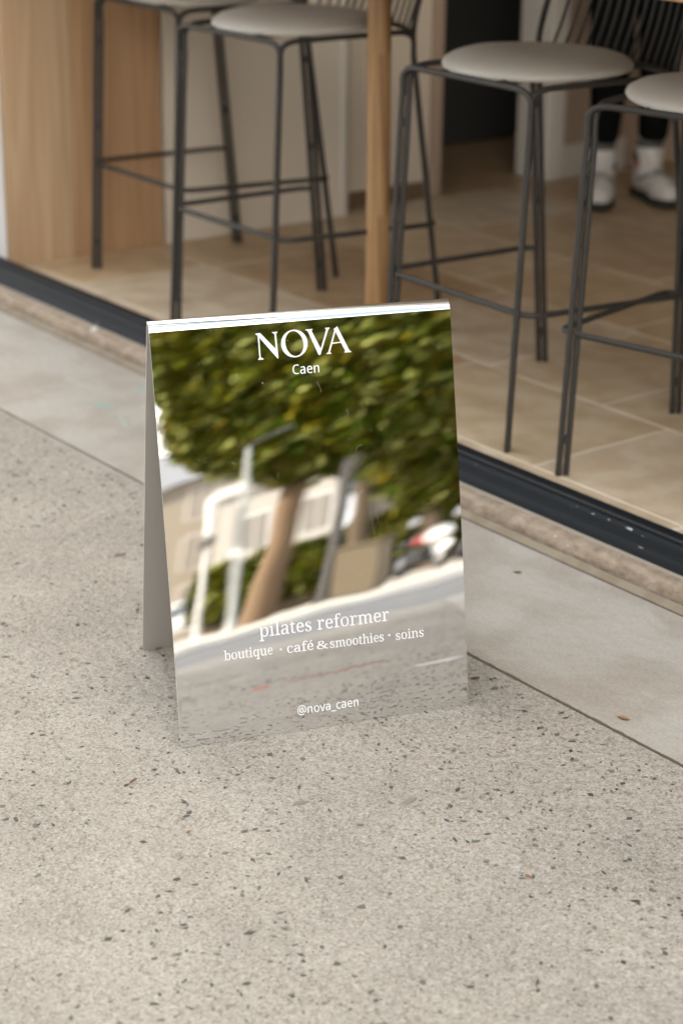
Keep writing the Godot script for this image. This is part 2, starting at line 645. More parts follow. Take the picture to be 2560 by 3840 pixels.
func make_ground() -> void:
	struct("ground", box(Vector3(-160, -0.5, -160), Vector3(160, -0.13, 160)), M.asphalt)
	var pave := struct("pavement", box(Vector3(-14, -0.125, -2.138), Vector3(3.2, 0, 2.4)), M.terrazzo)
	struct("side_street", box(Vector3(3.204, -0.128, -40), Vector3(9.596, -0.035, 2.4)), M.plaza)
	struct("plaza_kerb", bevel_box(Vector3(9.6, -0.127, -40), Vector3(9.8, 0.012, 2.4), 0.01), M.kerb)
	struct("plaza", box(Vector3(9.804, -0.125, -40), Vector3(120, 0.002, 2.4)), M.paving)
	struct("plaza", box(Vector3(13.2, -0.125, 2.404), Vector3(120, -0.008, 60)), M.paving)
	var ks := struct("kerb", box(Vector3(-14, -0.127, 2.404), Vector3(13.196, 0.004, 2.54)), M.concrete)
	ks.name = "kerb"
	struct("pavement", box(Vector3(-40, -0.125, 8.0), Vector3(13.196, 0.0, 30)), M.plaza)
	var conc := struct("concrete_band", box(Vector3(-14, -0.125, -2.57), Vector3(3.2, 0.0005, -2.1445)), M.concrete)
	# the joint between terrazzo and concrete: a ragged dirt line in the gap
	var st := st_new()
	var x := -6.0
	var prev := 0.003
	while x < 0.0:
		var w := rng.randf_range(0.0015, 0.0042) * (1.0 if x > -2.9 else 0.32)
		var j := rng.randf_range(-0.0008, 0.0008)
		quad(st, Vector3(x, 0.0012, -2.1412 - prev), Vector3(x + 0.012, 0.0012, -2.1412 - w + j), Vector3(x + 0.012, 0.0012, -2.1412 + w + j), Vector3(x, 0.0012, -2.1412 + prev), Vector3.UP)
		prev = w
		x += 0.012
	part("joint", done(st), mat(0.13, 0.105, 0.07, 0.95), pave)
	# dark stone chips in the terrazzo
	var r := RandomNumberGenerator.new()
	r.seed = 12
	var shapes := []
	for k in 9:
		shapes.append(chip_mesh(r, r.randi_range(4, 6)))
	var tones := []
	for c in [[0.085, 0.088, 0.078], [0.13, 0.132, 0.115], [0.062, 0.066, 0.058], [0.20, 0.19, 0.165], [0.235, 0.215, 0.18], [0.17, 0.145, 0.115]]:
		tones.append(mat(c[0], c[1], c[2], 0.5))
	var placed := 0
	var rest: Array[Transform3D] = []
	var rest_c: Array[Color] = []
	# clustered, as chips lie in a cast slab
	var cl := FastNoiseLite.new()
	cl.seed = 77
	cl.frequency = 1.3
	var spots := [[Vector2(-3.154, -1.886), 0.021, 5], [Vector2(-3.682, -1.943), 0.022, 5], [Vector2(-2.143, -1.585), 0.016, 3], [Vector2(-2.05, -1.72), 0.016, 4], [Vector2(-1.86, -1.48), 0.013, 1]]
	for s in spots:
		var o := part("stone_chip", shapes[s[2]], tones[s[2]], pave, Vector3(s[0].x, 0.0011, s[0].y), Vector3(0, r.randf() * TAU, 0))
		o.scale = Vector3(s[1], 0.006, s[1] * 0.8)
		placed += 1
	for k in 52000:
		var p := Vector2(r.randf_range(-5.5, 2.0), r.randf_range(-2.12, 1.0))
		if r.randf() > 0.5 + 0.9 * cl.get_noise_2d(p.x, p.y):
			continue
		var thin := r.randf_range(0.5, 1.0)
		var size := 0.0026 + 0.0064 * pow(r.randf(), 2.2) + (0.003 if r.randf() < 0.05 else 0.0)
		var tone := r.randi() % 6 if r.randf() < 0.75 else r.randi() % 3
		var seen := p.x > -3.9 and p.x < -1.45 and p.y < -0.95 + (-1.9 - p.x) * -0.1 and p.y > -2.12
		if seen and size > 0.0055 and placed < 300:
			var o := part("stone_chip", shapes[r.randi() % 9], tones[tone], pave, Vector3(p.x, 0.0010, p.y), Vector3(0, r.randf() * TAU, 0))
			o.scale = Vector3(size, 0.006, size * thin)
			placed += 1
		else:
			rest.append(Transform3D(Basis(Vector3.UP, r.randf() * TAU).scaled_local(Vector3(size, 0.006, size * thin)), Vector3(p.x, 0.0010, p.y)))
			var tc: Color = tones[tone].albedo_color
			rest_c.append(tc.srgb_to_linear())
	var mm := MultiMesh.new()
	mm.transform_format = MultiMesh.TRANSFORM_3D
	mm.use_colors = true
	mm.mesh = shapes[2]
	mm.instance_count = rest.size()
	for k in rest.size():
		mm.set_instance_transform(k, rest[k])
		mm.set_instance_color(k, rest_c[k])
	var mi := MultiMeshInstance3D.new()
	mi.name = "stone_chips"
	mi.multimesh = mm
	var cm := mat(1, 1, 1, 0.5)
	cm.vertex_color_use_as_albedo = true
	mi.material_override = cm
	mi.set_meta("kind", "stuff")
	pave.add_child(mi, true)
	# faded teal spray marks on the concrete
	var teal := mat(0.27, 0.43, 0.38, 0.8)
	var teal2 := mat(0.38, 0.44, 0.38, 0.8)
	for s in [[-3.987, -2.352, 0.034, 0.016, 0.3, 0], [-4.17, -2.40, 0.09, 0.006, 0.15, 1], [-4.05, -2.499, 0.022, 0.02, 0.9, 0], [-3.858, -2.33, 0.06, 0.008, -0.35, 1], [-4.02, -2.365, 0.05, 0.006, 0.5, 1], [-3.93, -2.40, 0.012, 0.008, 0, 1]]:
		var q := part("paint_mark", chip_mesh(r, 11), teal2 if s[5] else teal, conc, Vector3(s[0], 0.0016, s[1]), Vector3(0, s[4], 0))
		q.scale = Vector3(s[2], 0.006, s[3])
	# coral spray line and white road mark that the mirror catches
	var coral := mat(0.62, 0.16, 0.11, 0.8)
	for s in [[-1.06, -1.60, 0.05, 0.04, 0.2], [-0.98, -1.76, 0.16, 0.012, 1.3]]:
		var q := part("paint_mark", chip_mesh(r, 12), coral, pave, Vector3(s[0], 0.0018, s[1]), Vector3(0, s[4], 0))
		q.scale = Vector3(s[2], 0.008, s[3])
	for s in [[-1.30, -2.0, 0.07, 0.06, 1.4], [-1.32, -2.10, 0.03, 0.04, 0.4]]:
		var q := part("paint_mark", chip_mesh(r, 10), M.peeled, pave, Vector3(s[0], 0.0018, s[1]), Vector3(0, s[4], 0))
		q.scale = Vector3(s[2], 0.008, s[3])

# ---------------------------------------------------------------- the café
func make_cafe() -> void:
	var b := thing("cafe_building", "stone café building, its street front open onto a tiled, wood-panelled room", "building")
	var FY := 0.05
	# slab under the tiles, ceiling, upper walls
	part("floor_slab", box(Vector3(-5.2, -0.12, -7.5), Vector3(1.2, FY - 0.0012, -2.70)), M.grout, b)
	part("ceiling", box(Vector3(-8.2, 2.9, -7.5), Vector3(1.5, 3.1, -2.60)), M.ceiling, b)
	part("upper_wall", box(Vector3(-14, 3.104, -9.0), Vector3(3.2, 9.0, -2.57)), M.stucco, b)
	part("roof", box(Vector3(-14.3, 9.003, -9.3), Vector3(3.5, 9.3, -2.25)), M.roof, b)
	part("lintel", box(Vector3(-14, 2.72, -2.80), Vector3(3.2, 2.897, -2.55)), M.stucco, b)
	part("rear_wall", box(Vector3(-5.2, -0.1, -7.72), Vector3(1.45, 2.897, -7.502)), M.rosewall, b)
	part("right_wall", box(Vector3(1.203, -0.1, -7.5), Vector3(1.45, 2.897, -2.66)), M.cream, b)
	part("facade_wall", box(Vector3(-14, -0.1, -2.75), Vector3(-5.335, 2.717, -2.572)), M.stucco, b)
	part("facade_wall", box(Vector3(1.453, -0.1, -2.75), Vector3(3.2, 2.717, -2.572)), M.stucco, b)
	# left wall, from the window inwards
	part("partition", box(Vector3(-5.33, -0.1, -3.285), Vector3(-5.180, 2.897, -2.752)), M.cream, b)
	var zs := [-2.738, -2.965, -3.275]
	for k in 2:
		part("panel_board", bevel_box(Vector3(-5.178, FY, zs[k + 1] + 0.0012), Vector3(-5.150, 2.85, zs[k] - 0.0012), 0.0015), M.board[k], b)
	part("wall", box(Vector3(-5.33, -0.1, -3.955), Vector3(-5.145, 2.897, -3.287)), M.cream, b)
	var jm := st_new()
	add_tube(jm, PackedVector3Array([Vector3(-5.16, FY, -3.975), Vector3(-5.16, 2.89, -3.975)]), 0.024, 12)
	part("door_jamb", done(jm), M.white_trim, b)
	part("cupboard_door", bevel_box(Vector3(-5.28, FY + 0.055, -4.395), Vector3(-5.215, 2.3, -4.0), 0.003), M.cream2, b)
	part("plinth", box(Vector3(-5.28, FY, -4.395), Vector3(-5.222, FY + 0.053, -4.0)), M.skirt, b)
	part("door_trim", bevel_box(Vector3(-5.30, FY, -4.44), Vector3(-5.20, 2.2, -4.397), 0.003), M.rosewall, b)
	part("door_head", box(Vector3(-5.33, 2.205, -4.90), Vector3(-5.15, 2.897, -4.442)), M.cream, b)
	part("door_trim", bevel_box(Vector3(-5.33, FY, -4.985), Vector3(-5.165, 2.2, -4.90), 0.004), M.white_trim, b)
	part("wall", box(Vector3(-5.33, -0.1, -7.5), Vector3(-5.19, 2.897, -4.987)), M.rosewall, b)
	part("wall", box(Vector3(-5.33, 2.303, -4.395), Vector3(-5.22, 2.897, -3.957)), M.cream, b)
	part("skirting", bevel_box(Vector3(-5.188, FY, -5.30), Vector3(-5.172, FY + 0.12, -4.99), 0.002), M.white_trim, b)
	# the dark back room beyond the doorway
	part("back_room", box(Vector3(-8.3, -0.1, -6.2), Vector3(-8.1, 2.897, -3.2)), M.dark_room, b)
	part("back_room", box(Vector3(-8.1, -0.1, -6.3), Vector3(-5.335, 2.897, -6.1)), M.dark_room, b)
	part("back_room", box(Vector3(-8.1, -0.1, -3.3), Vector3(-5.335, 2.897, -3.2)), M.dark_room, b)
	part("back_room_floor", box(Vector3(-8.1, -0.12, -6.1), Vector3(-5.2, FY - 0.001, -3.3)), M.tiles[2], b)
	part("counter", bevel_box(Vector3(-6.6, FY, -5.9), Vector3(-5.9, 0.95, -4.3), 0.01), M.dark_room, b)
	# floor tiles in courses, each a little different
	var r := RandomNumberGenerator.new()
	r.seed = 5
	var courses := [[-2.702, -2.808, [-5.2, -4.62, -3.9, -3.3, -2.515, -1.9]], [-2.812, -3.228, [-5.2, -4.86, -4.28, -3.625, -2.96, -2.3]], [-3.234, -3.752, [-5.2, -4.80, -4.12, -3.58, -3.18, -2.55]], [-3.758, -4.17, [-5.2, -4.86, -4.265, -3.62, -3.0, -2.4]]]
	var z := -4.176
	while z > -7.4:
		var cuts := [-5.2]
		var xx := -5.2 + r.randf_range(0.2, 0.6)
		while xx < -2.0:
			cuts.append(xx)
			xx += [0.62, 0.84][r.randi() % 2]
		cuts.append(-1.9)
		var d: float = [0.52, 0.62][r.randi() % 2]
		courses.append([z, z - d + 0.006, cuts])
		z -= d
	for c in courses:
		var cuts: Array = c[2]
		cuts.append(-1.2)
		cuts.append(-0.4)
		cuts.append(0.4)
		cuts.append(1.2)
		for k in cuts.size() - 1:
			var dy := r.randf_range(-0.0006, 0.0006)
			var z1: float = c[0] - 0.0
			var z0: float = c[1]
			part("floor_tile", bevel_box(Vector3(cuts[k] + 0.0036, FY - 0.012, z0), Vector3(cuts[k + 1] - 0.0036, FY + dy, z1), 0.0016), M.tiles[[0, 3, 4, 1, 5, 3, 2, 5, 1][k % 9]] if c[0] > -3.0 and c[0] < -2.81 else M.tiles[r.randi() % 6] if c[0] < -2.81 else M.tiles[5 if k % 2 else 3], b)
	# worn stone sill with a mortar fillet along its foot
	var st := st_new()
	var ns := FastNoiseLite.new()
	ns.seed = 3
	ns.frequency = 9.0
	var rows := []
	var n := 260
	for i in n + 1:
		var x := -8.0 + 9.3 * i / n
		var e := ns.get_noise_2d(x, 0.0) * 0.004
		var g := ns.get_noise_2d(x, 5.0) * 0.0025
		rows.append([Vector3(x, 0.002, -2.594 + g), Vector3(x, 0.014, -2.5935 + g), Vector3(x, 0.029 + e * 0.6, -2.5945 + e), Vector3(x, 0.0355 + e * 0.5, -2.599 + e), Vector3(x, 0.039 + g * 0.3, -2.607 + e), Vector3(x, 0.0405, -2.624), Vector3(x, 0.041, -2.66)])
	for i in n:
		for k in 6:
			quad(st, rows[i][k], rows[i + 1][k], rows[i + 1][k + 1], rows[i][k + 1], Vector3(0, 1, 1))
	part("stone_sill", done(st), M.sill_stone, b)
	var sf := st_new()
	for i in n:
		var x0 := -8.0 + 9.3 * i / n
		var x1 := -8.0 + 9.3 * (i + 1) / n
		var a := ns.get_noise_2d(x0, 9.0) * 0.004
		var c := ns.get_noise_2d(x1, 9.0) * 0.004
		quad(sf, Vector3(x0, 0.0012, -2.569 + a), Vector3(x1, 0.0012, -2.569 + c), Vector3(x1, 0.009, -2.584 + c * 0.5), Vector3(x0, 0.009, -2.584 + a * 0.5), Vector3(0, 1, 1))
		quad(sf, Vector3(x0, 0.009, -2.584 + a * 0.5), Vector3(x1, 0.009, -2.584 + c * 0.5), Vector3(x1, 0.010, -2.5885), Vector3(x0, 0.010, -2.5885), Vector3.UP)
	part("mortar_fillet", done(sf), M.mortar, b)
	part("dirt_line", box(Vector3(-8, -0.01, -2.597), Vector3(1.3, 0.0065, -2.5865)), M.gap, b)
	part("dirt_line", box(Vector3(-8, 0.0009, -2.5695), Vector3(1.3, 0.0019, -2.5665)), M.gap, b)
	# sliding front, now open: painted metal track with its gasket and inner bead
	var fr := part("door_track", extrude_x([Vector2(-2.627, 0.036), Vector2(-2.629, 0.0415), Vector2(-2.6315, 0.046), Vector2(-2.632, 0.064), Vector2(-2.6335, 0.0648), Vector2(-2.6345, 0.0662), Vector2(-2.636, 0.084), Vector2(-2.6385, 0.0915), Vector2(-2.643, 0.0955), Vector2(-2.652, 0.0965), Vector2(-2.653, 0.082)], -5.30, 1.2), M.track, b)
	part("gasket", extrude_x([Vector2(-2.6535, 0.085), Vector2(-2.6545, 0.0985), Vector2(-2.659, 0.1005), Vector2(-2.6615, 0.099), Vector2(-2.662, 0.085)], -5.30, 1.2), M.gasket, fr)
	part("inner_bead", box(Vector3(-5.17, 0.04, -2.698), Vector3(1.2, 0.093, -2.672)), M.track, fr)
	part("sealant_line", extrude_x([Vector2(-2.6245, 0.0405), Vector2(-2.6255, 0.0435), Vector2(-2.6285, 0.0445), Vector2(-2.6305, 0.044)], -5.30, 1.2), mat(0.30, 0.265, 0.215, 0.9), fr)
	part("frame_jamb", bevel_box(Vector3(-5.33, 0.04, -2.7365), Vector3(-5.158, 2.717, -2.630), 0.003), M.jamb, fr)
	part("frame_jamb", bevel_box(Vector3(1.203, 0.04, -2.655), Vector3(1.45, 2.717, -2.60), 0.003), M.track, fr)
	var scuff := [[-2.50, 0.091, 0.020, 0.004], [-2.462, 0.088, 0.007, 0.004], [-2.555, 0.092, 0.006, 0.0018], [-2.60, 0.091, 0.009, 0.0018], [-2.645, 0.092, 0.0025, 0.0015], [-2.66, 0.085, 0.002, 0.003], [-2.46, 0.066, 0.014, 0.0015], [-3.93, 0.056, 0.006, 0.010], [-4.48, 0.050, 0.004, 0.007], [-2.95, 0.0925, 0.003, 0.001]]
	for s in scuff:
		var m := chip_mesh(r, 8)
		var q := part("peeled_paint", m, M.peeled, fr, Vector3(s[0], s[1], -2.6365 if s[1] > 0.07 else -2.6312), Vector3(PI / 2 - 0.12, 0, 0))
		if s[1] > 0.0855:
			q.position.z = -2.6375
			q.rotation.x = PI / 2 - 0.5
		q.scale = Vector3(s[2] * 0.65, 0.004, s[3] * 0.65)
	for s in [[-4.46, 0.0415, -2.612, 0.02], [-3.94, 0.0415, -2.61, 0.016], [-3.055, 0.041, -2.618, 0.006], [-2.66, 0.033, -2.597, 0.004], [-2.62, 0.026, -2.5935, 0.004]]:
		var q := part("plaster_crumb", ellipsoid(s[3] * 0.6, s[3] * 0.4, s[3] * 0.5, 8), M.peeled, b, Vector3(s[0], s[1], s[2]))
		q.rotation.y = s[0]

func sheet(a: Vector3, u: Vector3, v: Vector3) -> ArrayMesh:
	var st := st_new()
	quad(st, a, a + u, a + u + v, a + v, u.cross(v))
	return done(st)

# a (z, y) profile drawn out along x
func extrude_x(prof: Array, x0: float, x1: float) -> ArrayMesh:
	var st := st_new()
	for k in prof.size() - 1:
		var p: Vector2 = prof[k]
		var q: Vector2 = prof[k + 1]
		var d := q - p
		var o := Vector3(0, -d.x, d.y)
		st.set_smooth_group(0)
		quad(st, Vector3(x0, p.y, p.x), Vector3(x1, p.y, p.x), Vector3(x1, q.y, q.x), Vector3(x0, q.y, q.x), o)
	return done(st)

func window_grid(parent: Node3D, x0: float, y0: float, nx: int, ny: int, dx: float, dy: float, w: float, h: float, place: Callable, frame: Material, glass: Material = null) -> void:
	for j in ny:
		for i in nx:
			var t: Transform3D = place.call(x0 + i * dx, y0 + j * dy)
			var f := part("window", bevel_box(Vector3(-w / 2 - 0.08, -0.08, -0.06), Vector3(w / 2 + 0.08, h + 0.08, 0.02), 0.02), frame, parent)
			f.transform = t
			part("pane", box(Vector3(-w / 2, 0, 0.0), Vector3(-0.03, h, 0.03)), glass if glass else M.pane, f)
			part("pane", box(Vector3(0.03, 0, 0.0), Vector3(w / 2, h, 0.03)), glass if glass else M.pane, f)

func make_opposite() -> void:  # unseen building added as shade caster, keeps the sun off the pavement
	var b := thing("added_shade_building", "added unseen building across the street, put there to shade the pavement", "building", Vector3(0, 0, 8.5))
	part("wall", box(Vector3(-11.6, -0.1, 0), Vector3(5.6, 13.4, 9)), M.facade_white, b)
	part("roof", box(Vector3(-11.8, 13.403, -0.2), Vector3(5.8, 13.7, 9.2)), M.roof, b)
	window_grid(b, -9.2, 1.0, 5, 4, 3.1, 3.1, 1.2, 1.9, func(x, y): return Transform3D(Basis(Vector3.UP, PI), Vector3(x, y, -0.003)), M.white_paint)

# ---------------------------------------------------------------- what the mirror sees, far along the street
var leaf_mesh: ArrayMesh

func leaf_cluster() -> ArrayMesh:
	var st := st_new()
	st.set_smooth_group(-1)
	var r := RandomNumberGenerator.new()
	r.seed = 44
	for k in 9:
		var c := Vector3(r.randf_range(-0.24, 0.24), r.randf_range(-0.16, 0.16), r.randf_range(-0.24, 0.24))
		var bs := Basis.from_euler(Vector3(r.randf_range(-0.9, 0.9), r.randf() * TAU, r.randf_range(-0.9, 0.9)))
		var l := r.randf_range(0.10, 0.16)
		var w := l * 0.55
		var p := [Vector3(0, 0, -l), Vector3(w, 0.015, -l * 0.25), Vector3(w * 0.75, 0.01, l * 0.5), Vector3(0, -0.01, l), Vector3(-w * 0.75, 0.01, l * 0.5), Vector3(-w, 0.015, -l * 0.25)]
		st.set_color(Color(1, 1, 1).lerp(Color(1.5, 1.3, 0.7), r.randf()))
		for i in range(1, 5):
			tri(st, bs * p[0] + c, bs * p[i] + c, bs * p[i + 1] + c, bs.y)
	return done(st)

func leaves(called: String, label: String, parent: Node3D, lobes: Array, count: int, sd: int, floor_y: float) -> void:
	var r := RandomNumberGenerator.new()
	r.seed = sd
	var mm := MultiMesh.new()
	mm.transform_format = MultiMesh.TRANSFORM_3D
	mm.use_colors = true
	mm.mesh = leaf_mesh
	var ts: Array[Transform3D] = []
	var cs: Array[Color] = []
	var vol := 0.0
	for l in lobes:
		vol += l[1].x * l[1].y * l[1].z
	for l in lobes:
		var c: Vector3 = l[0]
		var q: Vector3 = l[1]
		for k in int(count * q.x * q.y * q.z / vol):
			var d := Vector3(r.randfn(), r.randfn(), r.randfn()).normalized() * pow(r.randf(), 0.36)
			var p := c + d * q
			if p.y < floor_y + 0.25 * sin(p.x * 3.1 + p.z * 2.3):
				continue
			var s := r.randf_range(0.4, 0.8)
			ts.append(Transform3D(Basis.from_euler(Vector3(r.randf_range(-0.5, 0.5), r.randf() * TAU, r.randf_range(-0.5, 0.5))) * s, p))
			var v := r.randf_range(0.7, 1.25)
			var pale := r.randf() < 0.15  # sunlit highlights put into the leaf colour: some clusters far brighter
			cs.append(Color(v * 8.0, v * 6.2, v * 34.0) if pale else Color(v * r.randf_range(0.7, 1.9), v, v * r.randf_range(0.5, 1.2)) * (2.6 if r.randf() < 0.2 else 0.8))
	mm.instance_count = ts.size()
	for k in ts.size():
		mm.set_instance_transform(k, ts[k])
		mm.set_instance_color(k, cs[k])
	var mi := MultiMeshInstance3D.new()
	mi.name = called
	mi.multimesh = mm
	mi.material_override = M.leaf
	if label:
		mi.set_meta("label", label)
	mi.set_meta("kind", "stuff")
	parent.add_child(mi, true)

func tree(label: String, at: Vector3, lean: Vector3, r0: float, hgt: float, lobes: Array, count: int, sd: int, floor_y: float, bark: Material) -> void:
	var t := thing("plane_tree", label, "tree", at, 0.0, "trees on the square")
	var st := st_new()
	var pts := PackedVector3Array()
	for k in 9:
		var f := k / 8.0
		pts.append(lean * f + Vector3(sin(f * 4.0 + sd) * 0.04, hgt * f, cos(f * 5.0 + sd) * 0.04))
	add_tube(st, pts, r0 * 1.25, 14, true, r0 * 0.75)
	part("trunk", done(st), bark, t)
	var r := RandomNumberGenerator.new()
	r.seed = sd
	for l in lobes:
		var e: Vector3 = l[0]
		var m := lean + Vector3(0, hgt * 0.96, 0)
		part("limb", tube([m, m.lerp(e, 0.5) + Vector3(r.randf_range(-0.2, 0.2), 0.2, r.randf_range(-0.2, 0.2)), e + Vector3(0, l[1].y * 0.4, 0)], r0 * 0.5, 0.4, 8, 0.03), bark, t)
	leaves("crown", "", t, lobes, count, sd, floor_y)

func make_far_place() -> void:
	leaf_mesh = leaf_cluster()
	tree("plane tree with a pale sunlit trunk, first tree seen in the mirror", Vector3(25.8, 0, 0.18), Vector3(-0.1, 0, -0.42), 0.235, 3.3,
		[[Vector3(0, 5.45, 0.15), Vector3(2.0, 1.9, 1.75)], [Vector3(0.4, 5.2, -1.9), Vector3(2.3, 2.3, 2.0)], [Vector3(-0.6, 4.6, -1.0), Vector3(1.8, 1.7, 2.0)], [Vector3(0.2, 7.0, -0.9), Vector3(2.0, 1.5, 2.0)], [Vector3(-0.2, 6.9, 0.85), Vector3(1.6, 1.5, 1.6)]], 42000, 101, 3.0, M.bark)
	tree("dark trunked tree right of the grey post in the mirror", Vector3(30.5, 0, -1.15), Vector3(0, 0, -0.1), 0.17, 3.0,
		[[Vector3(0, 4.9, -1.4), Vector3(2.2, 2.4, 2.2)], [Vector3(0.4, 4.4, -3.4), Vector3(2.2, 2.2, 2.0)], [Vector3(0, 6.5, -2.2), Vector3(2.0, 1.8, 2.6)]], 26000, 102, 2.2, M.bark_dark)
	tree("slim dark tree farthest right in the mirror, behind the motorcycles", Vector3(37, 0, -2.7), Vector3(0, 0, 0.1), 0.16, 2.8,
		[[Vector3(0, 4.4, -0.6), Vector3(2.2, 2.6, 2.4)], [Vector3(0, 4.8, -3.5), Vector3(2.2, 2.8, 2.4)], [Vector3(0.5, 6.5, 1.4), Vector3(1.8, 1.6, 1.6)]], 22000, 103, 2.0, M.bark_dark)
	# low planting behind
	var hd := thing("hedge", "clipped green hedge across the back of the square", "hedge", Vector3(39, 0, 0))
	part("stems", box(Vector3(-0.25, 0, -5.8), Vector3(0.25, 1.5, 2.3)), M.bark_dark, hd)
	var lobes := []
	for k in 9:
		lobes.append([Vector3(0, 1.25, 1.9 - k * 0.95), Vector3(0.7, 1.05 + 0.12 * sin(k * 2.1), 0.75)])
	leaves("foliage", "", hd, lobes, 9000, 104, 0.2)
	# lamp post with a side arm
	var lp := thing("street_lamp", "grey street lamp post with a side arm in front of the tree", "street lamp", Vector3(19.56, 0, 0.12))
	part("post", tube([Vector3(0, 0, 0), Vector3(0, 1.2, 0), Vector3(0, 3.4, 0)], 0.052, 0.0, 14, 0.042), M.grey_paint, lp)
	part("base_collar", lathe([Vector2(0.11, 0), Vector2(0.11, 0.05), Vector2(0.075, 0.12), Vector2(0.06, 0.3)]), M.grey_paint, lp)
	part("band", lathe([Vector2(0.0, 1.42), Vector2(0.066, 1.42), Vector2(0.066, 1.50), Vector2(0.0, 1.50)]), M.white_paint, lp)
	var arm := part("arm", tube([Vector3(0, 3.38, 0), Vector3(0, 3.47, -0.08), Vector3(0, 3.53, -0.36)], 0.022, 0.12), M.post_dark, lp)
	part("lamp_head", ellipsoid(0.06, 0.035, 0.13, 14), M.post_dark, arm, Vector3(0, 3.53, -0.43))
	# white sign on its post, seen edge on
	var sp := thing("street_sign", "white post carrying a narrow white sign, left of the lamp post", "street sign", Vector3(19.56, 0, 0.5))
	part("post", tube([Vector3.ZERO, Vector3(0, 2.6, 0)], 0.036, 0.0, 12), M.white_paint, sp)
	part("sign_panel", bevel_box(Vector3(-0.25, 1.9, -0.062), Vector3(0.25, 2.62, 0.045), 0.02), M.white_paint, sp)
	part("bracket", bevel_box(Vector3(-0.09, 1.74, -0.12), Vector3(0.09, 1.84, 0.12), 0.01), M.post_dark, sp)
	# dark grey mast and the pale block beside it
	var mp := thing("mast", "broad dark grey mast standing beside the beige block", "mast", Vector3(23.6, 0, -0.93))
	part("shaft", tube([Vector3.ZERO, Vector3(0, 3.0, -0.19)], 0.115, 0.0, 14, 0.09), M.post_dark, mp)
	part("foot", bevel_box(Vector3(-0.17, 0, -0.17), Vector3(0.17, 0.08, 0.17), 0.01), M.post_dark, mp)
	var bl := thing("stone_block", "chest high beige stone block behind the motorcycle", "block", Vector3(23.9, 0, -1.45), 0.2)
	part("block_body", bevel_box(Vector3(-0.5, 0, -0.33), Vector3(0.5, 1.02, 0.3), 0.04), M.block, bl)
	part("cap_stone", bevel_box(Vector3(-0.53, 1.022, -0.36), Vector3(0.53, 1.09, 0.33), 0.02), M.block, bl)
	# buildings closing the square
	var b1 := thing("cream_building", "long cream building with rows of windows at the left of the mirror view", "building", Vector3(58, 0, 4.0))
	part("wall", box(Vector3(0, -0.1, -0.6), Vector3(9, 7.6, 14)), M.facade, b1)
	part("roof", slab(PackedVector2Array([Vector2(-0.4, 7.603), Vector2(9.4, 7.603), Vector2(7.2, 9.6), Vector2(2.0, 9.6)]), -0.9, 14.2), M.roof, b1)
	window_grid(b1, 0.6, 1.2, 7, 3, 1.9, 2.3, 0.9, 1.4, func(x, y): return Transform3D(Basis(Vector3.UP, -PI / 2), Vector3(-0.003, y, x)), M.facade_white, M.shutter)
	var b2 := thing("white_building", "bright white low building between the lamp post and the tree trunk", "building", Vector3(50, 0, 1.0))
	part("wall", box(Vector3(0, -0.1, -1.0), Vector3(6, 5.6, 2.2)), M.facade_white, b2)
	part("roof", box(Vector3(-0.2, 5.603, -1.2), Vector3(6.2, 5.9, 2.4)), M.white_paint, b2)
	window_grid(b2, -0.5, 3.1, 2, 1, 1.7, 2.2, 0.7, 1.3, func(x, y): return Transform3D(Basis(Vector3.UP, -PI / 2), Vector3(-0.003, y, x)), M.white_paint, M.shutter)
	var b3 := thing("sand_building", "sand coloured building under the trees at the right of the mirror view", "building", Vector3(62, 0, -6))
	part("wall", box(Vector3(0, -0.1, -9), Vector3(8, 5.2, 5.6)), M.facade, b3)
	part("roof", slab(PackedVector2Array([Vector2(-0.4, 5.203), Vector2(8.4, 5.203), Vector2(6.2, 7.2), Vector2(2.0, 7.2)]), -9.3, 5.9), M.roof, b3)
	window_grid(b3, -7.6, 1.4, 6, 2, 2.3, 2.0, 0.9, 1.3, func(x, y): return Transform3D(Basis(Vector3.UP, -PI / 2), Vector3(-0.003, y, x)), M.facade_white, M.shutter)
	# vehicles
	var c0 := make_car("white hatchback parked at the left behind the sign post", M.car_white)
	c0.position = Vector3(41.5, 0, 3.0)
	c0.rotation.y = 1.35
	var c1 := dup(c0, Vector3(44, 0, 4.9), 1.5, "dark blue hatchback parked beyond the white one")
	for ch in c1.get_children():
		if ch.name == "body":
			ch.material_override = M.car_blue
	var m0 := make_motorcycle("white fronted motorcycle parked beside the beige block")
	m0.position = Vector3(26.2, 0, -2.35)
	m0.rotation.y = 1.15
	var m1 := dup(m0, Vector3(26.6, 0, -3.25), 1.35, "grey covered motorcycle parked at the right edge of the mirror view")
	for ch in m1.get_children():
		if String(ch.name) in ["fairing", "front_mudguard"]:
			ch.material_override = M.silver

func wheel(called: String, parent: Node3D, at: Vector3, r: float, w: float, axis_turn := 0.0) -> void:
	var o := part(called, lathe([Vector2(r * 0.70, -w / 2), Vector2(r * 0.93, -w / 2), Vector2(r, -w / 4), Vector2(r, w / 4), Vector2(r * 0.93, w / 2), Vector2(r * 0.70, w / 2), Vector2(r * 0.66, 0), Vector2(r * 0.70, -w / 2)]), M.tyre, parent, at, Vector3(0, axis_turn, PI / 2))
	part("rim", lathe([Vector2(0, -w * 0.3), Vector2(r * 0.2, -w * 0.36), Vector2(r * 0.68, -w * 0.22), Vector2(r * 0.68, w * 0.22), Vector2(r * 0.2, w * 0.36), Vector2(0, w * 0.3)]), M.silver, o)

